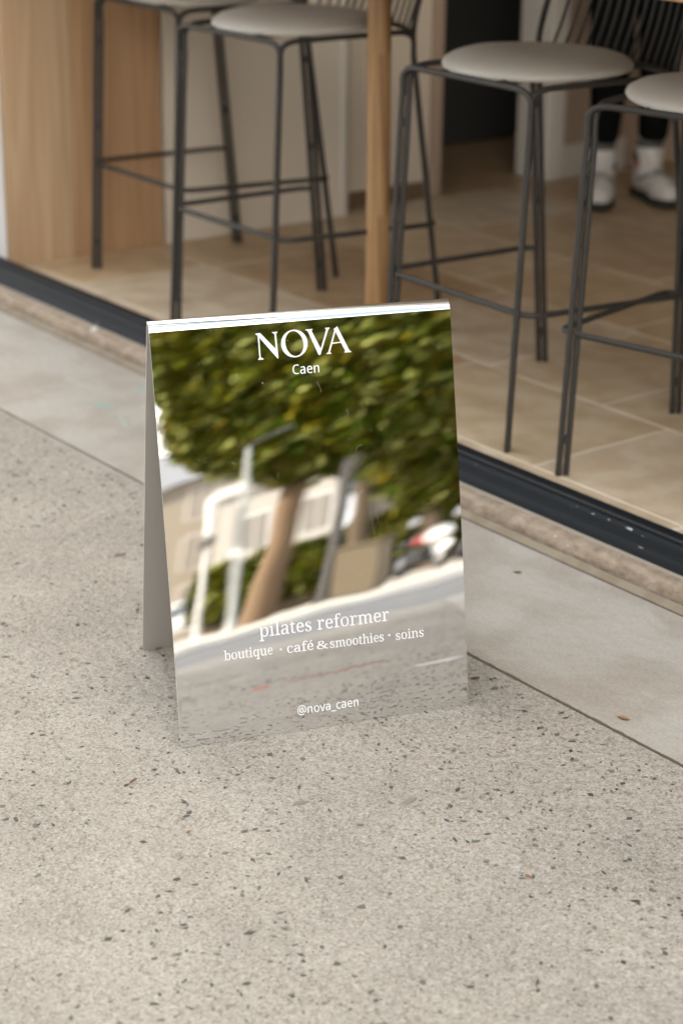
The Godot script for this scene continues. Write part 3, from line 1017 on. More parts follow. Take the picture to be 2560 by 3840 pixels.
func make_car(label: String, paint: Material) -> Node3D:
	# length along z, width along x
	var c := thing("parked_car", label, "car", Vector3.ZERO, 0.0, "cars parked by the square")
	var prof := PackedVector2Array([Vector2(-1.95, 0.35), Vector2(-1.98, 0.62), Vector2(-1.8, 0.86), Vector2(-1.0, 0.98), Vector2(-0.35, 1.42), Vector2(0.3, 1.50), Vector2(1.1, 1.46), Vector2(1.75, 1.02), Vector2(1.95, 0.9), Vector2(1.98, 0.4), Vector2(1.8, 0.22), Vector2(-1.8, 0.22)])
	var st := st_new()
	st.set_smooth_group(-1)
	var n := prof.size()
	var cols := [[-0.84, 0.97], [-0.80, 1.0], [0.80, 1.0], [0.84, 0.97]]
	var pos := func(k: int, j: int) -> Vector3:
		var p := prof[k]
		var x: float = cols[j][0]
		if p.y > 1.2:
			x *= 0.78
		return Vector3(x, p.y * cols[j][1], p.x * cols[j][1])
	for j in 3:
		for k in n:
			var k2 := (k + 1) % n
			var a: Vector3 = pos.call(k, j)
			var b: Vector3 = pos.call(k2, j)
			quad(st, a, b, pos.call(k2, j + 1), pos.call(k, j + 1), (a + b) * 0.5 - Vector3(0, 0.7, 0) + Vector3([-0.9, 0, 0.9][j], 0, 0))
	var ix := Geometry2D.triangulate_polygon(prof)
	for s in [0, 3]:
		for k in range(0, ix.size(), 3):
			tri(st, pos.call(ix[k], s), pos.call(ix[k + 1], s), pos.call(ix[k + 2], s), Vector3(-1 if s == 0 else 1, 0, 0))
	part("body", done(st), paint, c)
	for s in [-1.0, 1.0]:
		part("side_window", slab(PackedVector2Array([Vector2(-0.8, 1.02), Vector2(-0.28, 1.36), Vector2(1.0, 1.40), Vector2(1.45, 1.06)]), 0.0, 0.02), M.pane, c, Vector3(s * 0.75, 0, 0), Vector3(0, -PI / 2 if s > 0 else PI / 2, 0))
		for z in [-1.2, 1.2]:
			wheel("wheel", c, Vector3(s * 0.74, 0.31, z), 0.31, 0.2)
		part("headlight", ellipsoid(0.16, 0.09, 0.08, 12), M.chrome, c, Vector3(s * 0.6, 0.68, -1.9))
		part("tail_light", ellipsoid(0.1, 0.14, 0.06, 12), M.lamp_red, c, Vector3(s * 0.64, 0.85, 1.92))
	part("windscreen", slab(PackedVector2Array([Vector2(-0.68, 0), Vector2(0.68, 0), Vector2(0.56, 0.66), Vector2(-0.56, 0.66)]), 0.0, 0.02), M.pane, c, Vector3(0, 1.01, -0.98), Vector3(0.96, 0, 0))
	return c

func make_motorcycle(label: String) -> Node3D:
	var m := thing("motorcycle", label, "motorcycle", Vector3.ZERO, 0.0, "motorcycles parked on the square")
	wheel("front_wheel", m, Vector3(0, 0.30, -0.72), 0.30, 0.11)
	wheel("rear_wheel", m, Vector3(0, 0.30, 0.66), 0.30, 0.14)
	var st := st_new()
	add_tube(st, rounded([Vector3(0, 0.30, 0.66), Vector3(0, 0.36, 0.1), Vector3(0, 0.45, -0.25), Vector3(0, 0.88, -0.46)], 0.1), 0.035)
	add_tube(st, rounded([Vector3(0, 0.88, -0.46), Vector3(0, 0.72, 0.1), Vector3(0, 0.74, 0.7)], 0.1), 0.03)
	part("frame", done(st), M.black, m)
	for s in [-1.0, 1.0]:
		part("fork", tube([Vector3(s * 0.09, 0.30, -0.72), Vector3(s * 0.09, 0.95, -0.45)], 0.025), M.chrome, m)
		var h := part("mirror", ellipsoid(0.10, 0.065, 0.02, 14), M.chrome, m, Vector3(s * 0.36, 1.22, -0.42))
		part("mirror_stalk", tube([Vector3(0, 0, 0.01), Vector3(-s * 0.06, -0.20, 0.04)], 0.009), M.black, h)
	part("handlebar", tube([Vector3(-0.36, 1.0, -0.28), Vector3(-0.2, 1.03, -0.40), Vector3(0.2, 1.03, -0.40), Vector3(0.36, 1.0, -0.28)], 0.016, 0.08), M.black, m)
	part("engine", bevel_box(Vector3(-0.15, 0.22, -0.28), Vector3(0.15, 0.62, 0.24), 0.05), M.black, m)
	part("fuel_tank", ellipsoid(0.17, 0.14, 0.30, 18), M.red, m, Vector3(0, 0.83, -0.12))
	part("fairing", ellipsoid(0.21, 0.20, 0.24, 18), M.white_paint, m, Vector3(0, 0.84, -0.56))
	part("front_mudguard", ellipsoid(0.085, 0.16, 0.33, 18), M.white_paint, m, Vector3(0, 0.50, -0.74))
	part("seat", ellipsoid(0.15, 0.075, 0.40, 18), M.black, m, Vector3(0, 0.83, 0.42))
	part("headlight", ellipsoid(0.1, 0.1, 0.06, 14), M.chrome, m, Vector3(0, 0.84, -0.78))
	part("exhaust", tube([Vector3(0.14, 0.3, -0.1), Vector3(0.17, 0.28, 0.3), Vector3(0.19, 0.38, 0.85)], 0.045, 0.15), M.chrome, m)
	return m

# ---------------------------------------------------------------- the mirror sign
const SB := Vector3(-2.40179, 0.0, -1.53771)
const SE := Vector3(0.32682577, 0.0, -0.94508461)
const SH := Vector3(0.94508461, 0.0, 0.32682577)
const SL := 0.6818
const SW := 0.4975
var S_up := Vector3.ZERO
var S_n := Vector3.ZERO

# slopes of the bowed and slightly twisted sheet against its flat chord
func sheet_h(s: float, t: float) -> float:
	var a := -deg_to_rad(3.5) / SL
	var h := a * 0.5 * (pow(s - SL / 2, 2) - pow(SL / 2, 2)) + 0.045 * (s - SL / 2) * (t - SW / 2) + 0.01527 * s
	h += 0.000010 * sin(s * 71.0 + 1.3 * sin(t * 19.0)) + 0.000012 * sin(t * 57.0 + 2.0 * sin(s * 13.0))
	return h

func front_point(s: float, t: float, lift := 0.0) -> Vector3:
	var p := SB + SE * t + S_up * s + S_n * (sheet_h(s, t) + lift)
	return p

func front_normal(s: float, t: float) -> Vector3:
	var e := 0.002
	var du := front_point(s + e, t) - front_point(s - e, t)
	var dt := front_point(s, t + e) - front_point(s, t - e)
	return dt.cross(du).normalized() * signf(dt.cross(du).dot(S_n))

func make_sign() -> void:
	var al := deg_to_rad(13.7458)
	S_n = SH * cos(al) + Vector3.UP * sin(al)
	S_up = -SH * sin(al) + Vector3.UP * cos(al)
	var sign := thing("pavement_sign", "mirror finished folding sign with white lettering, standing on the pavement", "sign", SB + SE * SW / 2)
	var off := -sign.position
	var NT := 60
	var NS := 90
	var s_end := SL - 0.018
	var R := 0.024
	var thick := 0.0026
	var pts := []
	var nrm := []
	for i in NS + 1:
		var s := s_end * i / NS
		var rp := PackedVector3Array()
		var rn := PackedVector3Array()
		for j in NT + 1:
			var t := SW * j / NT
			var p := front_point(s, t)
			if i == 0:
				p.y = maxf(p.y, 0.0005)
			rp.append(p)
			rn.append(front_normal(s, t))
		pts.append(rp)
		nrm.append(rn)
	# the fold: the sheet rolls over gently, then turns tightly down into the rear leaf
	var NA := 36
	var A1 := 0.80
	var R2 := 0.0035
	var turns := PackedFloat32Array()
	var fold_at := func(j: int, ang: float) -> Array:
		var n0: Vector3 = nrm[NS][j]
		var c1: Vector3 = pts[NS][j] - n0 * R
		var nn := n0.rotated(SE, ang * fold_sign(n0))
		if ang <= A1:
			return [c1 + nn * R, nn]
		var n1 := n0.rotated(SE, A1 * fold_sign(n0))
		return [c1 + n1 * (R - R2) + nn * R2, nn]
	for j in NT + 1:
		var lo := 1.6
		var hi := 2.9
		var foot := (SB + SE * (SW * j / NT) - SH * 0.381)
		for it in 40:
			var m := (lo + hi) / 2
			var fa: Array = fold_at.call(j, m)
			var nn: Vector3 = fa[1]
			var dirv := nn.rotated(SE, PI / 2 * fold_sign(S_n))
			var e: Vector3 = fa[0]
			var k := -e.y / minf(dirv.y, -1e-4)
			if (e + dirv * k - foot).dot(-SH) > 0.0:
				lo = m
			else:
				hi = m
		turns.append(lo)
	for i in range(1, NA + 1):
		var rp := PackedVector3Array()
		var rn := PackedVector3Array()
		for j in NT + 1:
			var ang := A1 * i / 18.0 if i <= 18 else lerpf(A1, turns[j], (i - 18) / 18.0)
			var fa: Array = fold_at.call(j, ang)
			rp.append(fa[0])
			rn.append(fa[1])
		pts.append(rp)
		nrm.append(rn)
	var front := part("front_panel", grid_mesh(pts, nrm, off, 0.0, NS), M.mirror, sign)
	# rear leaf
	var bp := []
	var bn := []
	for i in 13:
		var rp := PackedVector3Array()
		var rn := PackedVector3Array()
		for j in NT + 1:
			var e: Vector3 = pts[NS + NA][j]
			var nn: Vector3 = nrm[NS + NA][j]
			var dirv := nn.rotated(SE, PI / 2 * fold_sign(S_n))
			var k := -e.y / dirv.y
			rp.append(e + dirv * (k * i / 12.0 + 0.0002) + SE * (0.036 * i / 12.0))
			rn.append(nn)
		bp.append(rp)
		bn.append(rn)
	part("rear_panel", grid_mesh(bp, bn, off, 0.0, 12), M.mirror, sign)
	var all := pts + bp.slice(1)
	var alln := nrm + bn.slice(1)
	part("lining", grid_mesh(all, alln, off, -thick, 200), M.lining, sign)
	# cut edges of the sheet
	var st := st_new()
	st.set_smooth_group(-1)
	for j in [0, NT]:
		for i in all.size() - 1:
			var a: Vector3 = all[i][j] + off
			var b: Vector3 = all[i + 1][j] + off
			quad(st, a, b, b - alln[i + 1][j] * thick, a - alln[i][j] * thick, SE * (-1.0 if j == 0 else 1.0))
	for i in [0, all.size() - 1]:
		for j in NT:
			var a: Vector3 = all[i][j] + off
			var b: Vector3 = all[i][j + 1] + off
			quad(st, a, b, b - alln[i][j + 1] * thick, a - alln[i][j] * thick, Vector3.DOWN)
	part("cut_edge", done(st), M.edge, sign)
	# lettering
	letters_nova(front, off)
	print_text(front, off, "Caen", "Droid Sans", 0.2260, 0.2700, 0.5806, 0.0153, 0.714, true)
	print_text(front, off, "pilates reformer", "Droid Serif", 0.1408, 0.3632, 0.1638, 0.0158, 0.536, false)
	print_text(front, off, "boutique", "Droid Serif", 0.0806, 0.1618, 0.1334, 0.0113, 0.536, false)
	print_text(front, off, "café", "Droid Serif", 0.1862, 0.2308, 0.1320, 0.0113, 0.536, false)
	print_text(front, off, "&", "Droid Serif", 0.2366, 0.2558, 0.1313, 0.0113, 0.62, false)
	print_text(front, off, "smoothies", "Droid Serif", 0.2595, 0.3520, 0.1306, 0.0113, 0.536, false)
	print_text(front, off, "soins", "Droid Serif", 0.3732, 0.4219, 0.1296, 0.0113, 0.536, false)
	print_text(front, off, "@nova_caen", "Droid Sans", 0.1975, 0.3024, 0.0275, 0.0108, 0.536, true)
	for d in [0.1756, 0.3619]:
		var o := st_new()
		for k in 20:
			var a := TAU * k / 20
			var b := TAU * (k + 1) / 20
			var sy := 0.1394
			tri(o, front_point(sy, d, 0.0007) + off, front_point(sy + sin(a) * 0.0018, d + cos(a) * 0.0018, 0.0007) + off, front_point(sy + sin(b) * 0.0018, d + cos(b) * 0.0018, 0.0007) + off, S_n)
		part("lettering", done(o), M.print, front)

func fold_sign(n: Vector3) -> float:
	# turning about SE that carries the front normal up and over the top
	return 1.0 if n.rotated(SE, 0.2).y > n.y or n.rotated(SE, 0.2).dot(-SH) > n.dot(-SH) else -1.0

func grid_mesh(pts: Array, nrm: Array, off: Vector3, lift: float, rows_uv: int) -> ArrayMesh:
	var st := st_new()
	var ni := pts.size()
	var nj: int = pts[0].size()
	for i in ni:
		for j in nj:
			var nn: Vector3 = nrm[i][j]
			st.set_uv(Vector2(float(j) / (nj - 1), 1.0 - minf(float(i) / rows_uv, 1.0)))
			st.set_normal(nn if lift >= 0.0 else -nn)
			st.add_vertex(pts[i][j] + off + nn * lift)
	var a: Vector3 = pts[0][0]
	var flip: bool = (pts[0][1] - a).cross(pts[1][0] - a).dot(nrm[0][0]) > 0.0
	if lift < 0.0:
		flip = not flip
	for i in ni - 1:
		for j in nj - 1:
			var q := [i * nj + j, i * nj + j + 1, (i + 1) * nj + j + 1, (i + 1) * nj + j]
			for k in ([0, 2, 1, 0, 3, 2] if flip else [0, 1, 2, 0, 2, 3]):
				st.add_index(q[k])
	return st.commit()

func print_text(front: Node3D, off: Vector3, words: String, font: String, t0: float, t1: float, base: float, height: float, ratio: float, light: bool) -> void:
	var f := SystemFont.new()
	f.font_names = PackedStringArray([font])
	var tm := TextMesh.new()
	tm.text = words
	tm.font = f
	tm.font_size = 64
	tm.pixel_size = 0.01
	tm.depth = 0.0
	tm.curve_step = 1.0
	tm.horizontal_alignment = HORIZONTAL_ALIGNMENT_LEFT
	tm.vertical_alignment = VERTICAL_ALIGNMENT_BOTTOM
	var arr := tm.get_mesh_arrays() if tm.get_surface_count() else tm.surface_get_arrays(0)
	var v: PackedVector3Array = arr[Mesh.ARRAY_VERTEX]
	var ix: PackedInt32Array = arr[Mesh.ARRAY_INDEX] if arr[Mesh.ARRAY_INDEX] != null else PackedInt32Array(range(v.size()))
	var lo := Vector3.ONE * 1e9
	var hi := -lo
	for p in v:
		lo = lo.min(p)
		hi = hi.max(p)
	var sx := (t1 - t0) / (hi.x - lo.x)
	var sy := height / (ratio * 64 * 0.01)
	# the baseline: text without a descender tells where it lies
	var tb := tm.duplicate()
	tb.text = "x"
	var arb: Array = tb.get_mesh_arrays()
	var blo := 1e9
	for p in (arb[Mesh.ARRAY_VERTEX] as PackedVector3Array):
		blo = minf(blo, p.y)
	var st := st_new()
	for k in range(0, ix.size(), 3):
		var q: Array[Vector3] = []
		for i in 3:
			var p := v[ix[k + i]]
			q.append(front_point(base + (p.y - blo) * sy, t0 + (p.x - lo.x) * sx, 0.0007) + off)
		tri(st, q[0], q[1], q[2], S_n)
	part("lettering", done(st), M.print, front)

func letters_nova(front: Node3D, off: Vector3) -> void:
	var glyphs := {
		"N": [[169.3, 649.9, 177.0, 650.3, 200.8, 623.2, 200.4, 647.3, 196.6, 649.0, 196.6, 650.3, 205.4, 650.3, 205.4, 649.0, 203.0, 647.3, 204.1, 608.5, 202.7, 608.0, 175.1, 643.3, 175.2, 612.3, 179.6, 609.6, 179.6, 608.3, 170.9, 608.3, 170.9, 609.6, 173.2, 611.8, 172.9, 645.3, 171.5, 647.7, 169.3, 648.7]],
		"V": [[251.6, 650.2, 263.4, 650.2, 263.4, 648.9, 261.4, 647.6, 274.8, 618.0, 286.2, 647.8, 284.2, 648.9, 284.2, 650.2, 291.7, 650.3, 291.7, 649.0, 289.5, 647.6, 273.6, 608.2, 270.6, 608.2, 255.1, 647.4, 251.6, 648.9]],
		"A": [[298.3, 647.2, 304.6, 651.1, 322.3, 611.1, 325.1, 609.7, 325.1, 608.4, 313.7, 608.4, 313.7, 609.7, 315.4, 611.0, 309.1, 624.6, 308.4, 626.3, 301.1, 643.2], [301.0, 643.4, 299.3, 644.6, 286.8, 611.0, 283.9, 609.7, 283.9, 608.4, 291.6, 608.4, 291.6, 609.7, 289.7, 611.0, 294.1, 623.8, 294.9, 625.6], [294.9, 625.7, 308.3, 626.2, 309.0, 624.7, 294.2, 623.9]],
	}
	for g in glyphs:
		var st := st_new()
		var layer := 0
		for flat in glyphs[g]:
			var poly := PackedVector2Array()
			for k in range(0, flat.size(), 2):
				poly.append(Vector2(flat[k], flat[k + 1]) * 0.001)
			var ix := Geometry2D.triangulate_polygon(poly)
			for k in range(0, ix.size(), 3):
				var q := []
				for i in 3:
					q.append(front_point(poly[ix[k + i]].y, poly[ix[k + i]].x, 0.0007 + layer * 0.00006) + off)
				tri(st, q[0], q[1], q[2], S_n)
			layer += 1
		part("lettering", done(st), M.print, front)
	var so := st_new()
	var n := 64
	var ring := func(k: int, inner: bool) -> Vector3:
		var a := TAU * k / n
		var c := Vector2(0.2319, 0.6294)
		var d: Vector2
		if inner:
			d = Vector2(cos(a) * 0.0147, sin(a) * 0.0200).rotated(0.17)
		else:
			d = Vector2(cos(a) * 0.0219, sin(a) * 0.0219)
		return front_point(c.y + d.y, c.x + d.x, 0.0007) + off
	for k in n:
		quad(so, ring.call(k, false), ring.call(k + 1, false), ring.call(k + 1, true), ring.call(k, true), S_n)
	part("lettering", done(so), M.print, front)

# ---------------------------------------------------------------- furniture
func make_table() -> void:
	var t := thing("bar_table", "high wooden window table on a round wooden leg", "table", Vector3(-3.87, 0.05, -3.1))
	part("table_top", bevel_box(Vector3(-1.27, 1.026, -0.10), Vector3(2.6, 1.066, 0.385), 0.004), M.post, t)
	part("leg", tube([Vector3(0.0, 0, 0), Vector3(-0.004, 0.5, 0), Vector3(-0.012, 1.024, 0)], 0.0295, 0.0, 24), M.post, t)
	part("leg", tube([Vector3(2.3, 0, 0), Vector3(2.3, 1.024, 0)], 0.0295, 0.0, 24), M.post, t)

func leg_at(sx: float, front: bool, y: float) -> Vector3:
	var k := y / 0.76
	if front:
		return Vector3(sx * lerpf(0.214, 0.208, k), y, lerpf(0.241, 0.208, k))
	return Vector3(sx * lerpf(0.256, 0.224, k), y, lerpf(-0.29, -0.194, k))

func make_stools() -> void:
	var t := thing("bar_stool", "bar stool partly out of frame in front of the wood panel, leftmost of the stools", "bar stool", Vector3.ZERO, 0.0, "bar stools at the window table")
	var R := 0.0071
	var up := 0.785
	for sx in [-1.0, 1.0]:
		for fr in [true, false]:
			# two rods side by side: across the corner in front, along the corner behind
			var d := Vector3(sx, 0, 1).normalized() if sx * (1.0 if fr else 1.0) > 0 else Vector3(-1, 0, 1).normalized()
			if sx < 0:
				d = Vector3(-1, 0, 1).normalized()
			else:
				d = Vector3(1, 0, 1).normalized()
			d *= 0.0082
			var st := st_new()
			for k in [-1.0, 1.0]:
				add_tube(st, PackedVector3Array([leg_at(sx, fr, 0.0) + d * k, leg_at(sx, fr, 0.72) + d * k]), R, 10)
			for yy in [0.08, 0.42, 0.66]:
				var c := leg_at(sx, fr, yy)
				add_tube(st, PackedVector3Array([c - Vector3(0, 0.009, 0), c + Vector3(0, 0.009, 0)]), R * 0.75, 8)
			part("leg", done(st), M.metal, t)
	# seat frame: arches springing from leg to leg
	var sf := st_new()
	var arch := func(a: Vector3, b: Vector3, oa: Vector3, ob: Vector3) -> void:
		var a1 := Vector3(a.x, up, a.z) + oa
		var b1 := Vector3(b.x, up, b.z) + ob
		add_tube(sf, rounded([a + oa, a1, b1, b + ob], 0.055, 8), R, 10, true)
	var fl := leg_at(-1, true, 0.72)
	var frr := leg_at(1, true, 0.72)
	var bl := leg_at(-1, false, 0.72)
	var br := leg_at(1, false, 0.72)
	var q := 0.0052
	arch.call(fl, frr, Vector3(-q, 0, q), Vector3(q, 0, q))
	arch.call(fl, bl, Vector3(q, 0, -q), Vector3(-q, 0, q))
	arch.call(frr, br, Vector3(-q, 0, -q), Vector3(q, 0, q))
	add_tube(sf, rounded([Vector3(-0.222, up, -0.186), Vector3(-0.13, up, -0.235), Vector3(0, up, -0.25), Vector3(0.13, up, -0.235), Vector3(0.222, up, -0.186)], 0.06, 5), R)
	for x in [-0.09, 0.09]:
		add_tube(sf, PackedVector3Array([Vector3(x, up, 0.212), Vector3(x, up + 0.001, -0.242)]), R * 0.8, 8)
	part("seat_frame", done(sf), M.metal, t)
	# foot rails
	var hf := 0.311
	var hb := 0.297
	var A := leg_at(-1, true, hf)
	var B := leg_at(1, true, hf)
	part("foot_rail", tube([A + Vector3(0.006, 0, 0), B - Vector3(0.006, 0, 0)], R * 0.95), M.metal, t)
	for sx in [-1.0, 1.0]:
		var a := leg_at(sx, true, hf)
		var b := leg_at(sx, false, hb)
		part("foot_rail", tube([a + Vector3(sx * 0.006, 0, 0), a + Vector3(sx * 0.04, 0, -0.012), b + Vector3(sx * 0.034, 0, 0.012), b + Vector3(sx * 0.006, 0, 0)], R * 0.95, 0.035), M.metal, t)
	# backrest: bowed outer tubes, top rail and thin upright rods
	var bf := st_new()
	var outer := func(sx: float) -> Array:
		var p := leg_at(sx, false, 0.72)
		return [p + Vector3(-sx * q, 0, -q), Vector3(sx * 0.225, 0.80, -0.195), Vector3(sx * 0.228, 0.90, -0.225), Vector3(sx * 0.212, 1.0, -0.262), Vector3(sx * 0.15, 1.045, -0.30), Vector3(0, 1.055, -0.325)]
	add_tube(bf, rounded(outer.call(-1.0), 0.06, 5), R)
	add_tube(bf, rounded(outer.call(1.0), 0.06, 5), R)
	var bk := part("backrest", done(bf), M.metal, t)
	for k in 15:
		var f := (k - 7) / 7.6
		var w := sqrt(maxf(1.0 - f * f, 0.0))
		var lo := Vector3(f * 0.214, up, -0.193 - 0.055 * w)
		var hi := Vector3(f * 0.205, 1.046 - 0.05 * pow(absf(f), 3.0), -0.262 - 0.062 * w)
		part("back_rod", tube([lo, lo.lerp(hi, 0.4) + Vector3(0, 0, -0.012), hi], 0.0038, 0.1, 6), M.metal, bk)
	# upholstered pad: rounded, slightly dished
	var sp := st_new()
	var rows := [[0.0, 0.000], [0.55, 0.002], [0.84, 0.006], [0.95, 0.011], [0.99, 0.015], [1.0, 0.020], [0.985, 0.0265], [0.94, 0.032], [0.86, 0.037], [0.7, 0.0395], [0.45, 0.0375], [0.2, 0.0355], [0.0, 0.035]]
	var ns := 44
	var P := func(i: int, k: int) -> Vector3:
		var a := TAU * k / ns
		var f: float = rows[i][0]
		var r := 0.219 * (1.0 + 0.02 * cos(2.0 * a) + 0.045 * sin(a) + 0.015 * cos(4.0 * a) + 0.012 * sin(3.0 * a + 0.6))
		var y: float = rows[i][1]
		y -= 0.011 * maxf(sin(a), 0.0) * f * f
		return Vector3(cos(a) * r * f - 0.008, up - 0.002 + y, sin(a) * r * f * 0.97 - 0.012)
	for i in rows.size() - 1:
		for k in ns:
			var a: Vector3 = P.call(i, k)
			var b: Vector3 = P.call(i, k + 1)
			var c: Vector3 = P.call(i + 1, k + 1)
			var d: Vector3 = P.call(i + 1, k)
			var o := (a + b + c + d) * 0.25 - Vector3(0, up + 0.018, 0)
			o = Vector3(o.x * 0.2, o.y * 3.0, o.z * 0.2)
			if rows[i][0] > 0.0:
				tri(sp, a, b, c if rows[i + 1][0] > 0.0 else d, o)
			if rows[i + 1][0] > 0.0:
				tri(sp, a, c, d, o)
	part("seat_pad", done(sp), M.pad, t)
	t.position = Vector3(-4.779, 0.05, -3.179)
	t.rotation.y = deg_to_rad(-0.44)
	dup(t, Vector3(-4.151, 0.05, -3.049), deg_to_rad(1.2), "bar stool standing left of the round wooden table leg, behind the mirror sign")
	dup(t, Vector3(-3.277, 0.05, -3.074), deg_to_rad(-0.53), "bar stool standing just right of the round wooden table leg, seat wholly in view")
	dup(t, Vector3(-2.722, 0.05, -3.102), deg_to_rad(12.4), "bar stool cut by the right edge of the picture, nearest of the stools")

# ---------------------------------------------------------------- the person behind the stools
func make_person() -> void:
	var fwd := Vector3(0.93, 0, 0.37).normalized()
	var p := thing("person", "person in black trousers and white high sneakers standing behind the stools", "person", Vector3(-4.79, 0.05, -4.92), atan2(-fwd.x, -fwd.z))
	var skin := mat(0.42, 0.27, 0.19, 0.55)
	var cloth := mat(0.006, 0.0065, 0.0065, 0.9)
	cloth.metallic_specular = 0.1
	var shirt := mat(0.05, 0.05, 0.055, 0.8)
	var sock := mat(0.55, 0.53, 0.50, 0.9)
	var shoe_m := mat(0.58, 0.565, 0.53, 0.55)
	var grey := mat(0.09, 0.088, 0.085, 0.7)
	var V := func(x: float, y: float, z: float) -> Vector3: return Vector3(x, y, -z)   # x right, y up, z ahead
	var body := []
	var trousers := []
	var top := []
	for s in [-1.0, 1.0]:
		var hip: Vector3 = V.call(s * 0.085, 0.90, 0.0)
		var knee: Vector3 = V.call(s * 0.088, 0.50, 0.025)
		var ankle: Vector3 = V.call(s * 0.09, 0.10, -0.01)
		body.append([hip, knee, 0.072, 0.048])
		body.append([knee, ankle, 0.045, 0.030])
		trousers.append([hip, knee, 0.098, 0.068])
		trousers.append([knee, V.call(s * 0.09, 0.235, 0.004), 0.068, 0.052])
		var sh: Vector3 = V.call(s * 0.165, 1.36, -0.01)
		var el: Vector3 = V.call(s * 0.225, 1.08, -0.02)
		var wr: Vector3 = V.call(s * 0.13, 1.02, 0.20)
		body.append([sh, el, 0.042, 0.035])
		body.append([el, wr, 0.033, 0.024])
		body.append([V.call(0, 1.36, -0.01), sh, 0.05, 0.045])
		top.append([sh, el, 0.058, 0.050])
		top.append([el, (el as Vector3).lerp(wr, 0.75), 0.047, 0.038])
		top.append([V.call(0, 1.34, -0.01), sh, 0.07, 0.058])
	body.append([V.call(0, 0.92, 0), V.call(0, 1.12, 0.0), 0.105, 0.095])
	body.append([V.call(0, 1.12, 0), V.call(0, 1.34, -0.01), 0.10, 0.11])
	body.append([V.call(0, 1.40, -0.01), V.call(0, 1.50, 0.015), 0.05, 0.047])
	trousers.append([V.call(-0.05, 0.93, 0), V.call(0.05, 0.93, 0), 0.118, 0.118])
	top.append([V.call(0, 0.94, 0), V.call(0, 1.12, 0), 0.135, 0.122])
	top.append([V.call(0, 1.12, 0), V.call(0, 1.32, -0.005), 0.122, 0.128])
	# body, with head and hands meshed finer into the same surface
	var st := st_new()
	flesh(body, 0.014, 0.03, st)
	var head := [[V.call(0, 1.60, 0.0), V.call(0, 1.63, -0.012), 0.082, 0.09], [V.call(0, 1.545, 0.03), V.call(0, 1.60, 0.03), 0.05, 0.066], [V.call(0, 1.525, 0.055), V.call(0, 1.53, 0.06), 0.028, 0.028],
		[V.call(0, 1.605, 0.092), V.call(0, 1.575, 0.108), 0.011, 0.014], [V.call(-0.018, 1.548, 0.083), V.call(0.018, 1.548, 0.083), 0.008, 0.008], [V.call(0, 1.49, 0.012), V.call(0, 1.56, 0.0), 0.048, 0.05]]
	for s in [-1.0, 1.0]:
		head.append([V.call(s * 0.083, 1.585, -0.005), V.call(s * 0.087, 1.615, -0.015), 0.010, 0.014])
	flesh(head, 0.005, 0.018, st)
	for s in [-1.0, 1.0]:
		var w: Vector3 = V.call(s * 0.13, 1.02, 0.20)
		var f: Vector3 = V.call(-s * 0.25, -0.1, 1.0)
		f = f.normalized()
		var ac: Vector3 = f.cross(Vector3.UP).normalized()
		var dn: Vector3 = -ac.cross(f).normalized() if ac.cross(f).y > 0 else ac.cross(f).normalized()
		var hand := [[w, w + f * 0.045, 0.024, 0.026], [w + f * 0.045 - ac * 0.02, w + f * 0.08 - ac * 0.026, 0.016, 0.014], [w + f * 0.045 + ac * 0.02, w + f * 0.08 + ac * 0.026, 0.016, 0.013]]
		var lens := [0.068, 0.078, 0.072, 0.056]
		for k in 4:
			var o: Vector3 = w + f * 0.082 + ac * (-0.028 + 0.0187 * k)
			var m: Vector3 = o + f * lens[k] * 0.5 + dn * 0.006
			var e: Vector3 = m + f * lens[k] * 0.36 + dn * 0.026
			hand.append([o - f * 0.02, m, 0.0088, 0.008])
			hand.append([m, e, 0.008, 0.0066])
		var tb: Vector3 = w + f * 0.03 - ac * s * 0.024
		var tm: Vector3 = tb + f * 0.035 - ac * s * 0.026 + dn * 0.006
		hand.append([tb, tm, 0.012, 0.0098])
		hand.append([tm, tm + f * 0.03 - ac * s * 0.004 + dn * 0.008, 0.0096, 0.0078])
		flesh(hand, 0.004, 0.006, st)
	part("body", done(st), skin, p)
	part("trousers", flesh(trousers, 0.013, 0.035, null, 0.205), cloth, p)
	part("jumper", flesh(top, 0.013, 0.04, null, 0.90), shirt, p)
	part("hair", flesh([[V.call(0, 1.645, -0.02), V.call(0, 1.60, -0.045), 0.096, 0.088], [V.call(0, 1.56, -0.06), V.call(0, 1.46, -0.065), 0.07, 0.045]], 0.007, 0.02), mat(0.03, 0.018, 0.01, 0.6), p)
	for s in [-1.0, 1.0]:
		part("eye", ellipsoid(0.011, 0.007, 0.005, 10), mat(0.7, 0.7, 0.68, 0.2), p, V.call(s * 0.031, 1.603, 0.087))
		part("pupil", ellipsoid(0.0045, 0.0045, 0.003, 8), M.black, p, V.call(s * 0.031, 1.603, 0.091))
		var an: Vector3 = V.call(s * 0.09, 0.0, -0.01)
		var yaw := -0.42 if s > 0 else -0.02
		var sk := part("sock", lathe([Vector2(0.040, 0.11), Vector2(0.042, 0.16), Vector2(0.0435, 0.232), Vector2(0.040, 0.234)], 20), sock, p, an)
		part("sock_band", lathe([Vector2(0.0425, 0.180), Vector2(0.0465, 0.183), Vector2(0.0465, 0.203), Vector2(0.0427, 0.206)], 20), grey, sk)
		# shoe in its own axes: ahead is -z
		var up := [[Vector3(0, 0.055, 0.035), Vector3(0, 0.066, -0.03), 0.042, 0.043], [Vector3(0, 0.064, -0.03), Vector3(0, 0.05, -0.12), 0.043, 0.042], [Vector3(-0.006, 0.05, -0.12), Vector3(-0.004, 0.044, -0.165), 0.044, 0.038], [Vector3(0, 0.07, 0.012), Vector3(0, 0.158, 0.006), 0.048, 0.050]]
		var sh := part("shoe", flesh(up, 0.006, 0.02, null, 0.024), shoe_m, p, an, Vector3(0, yaw, 0))
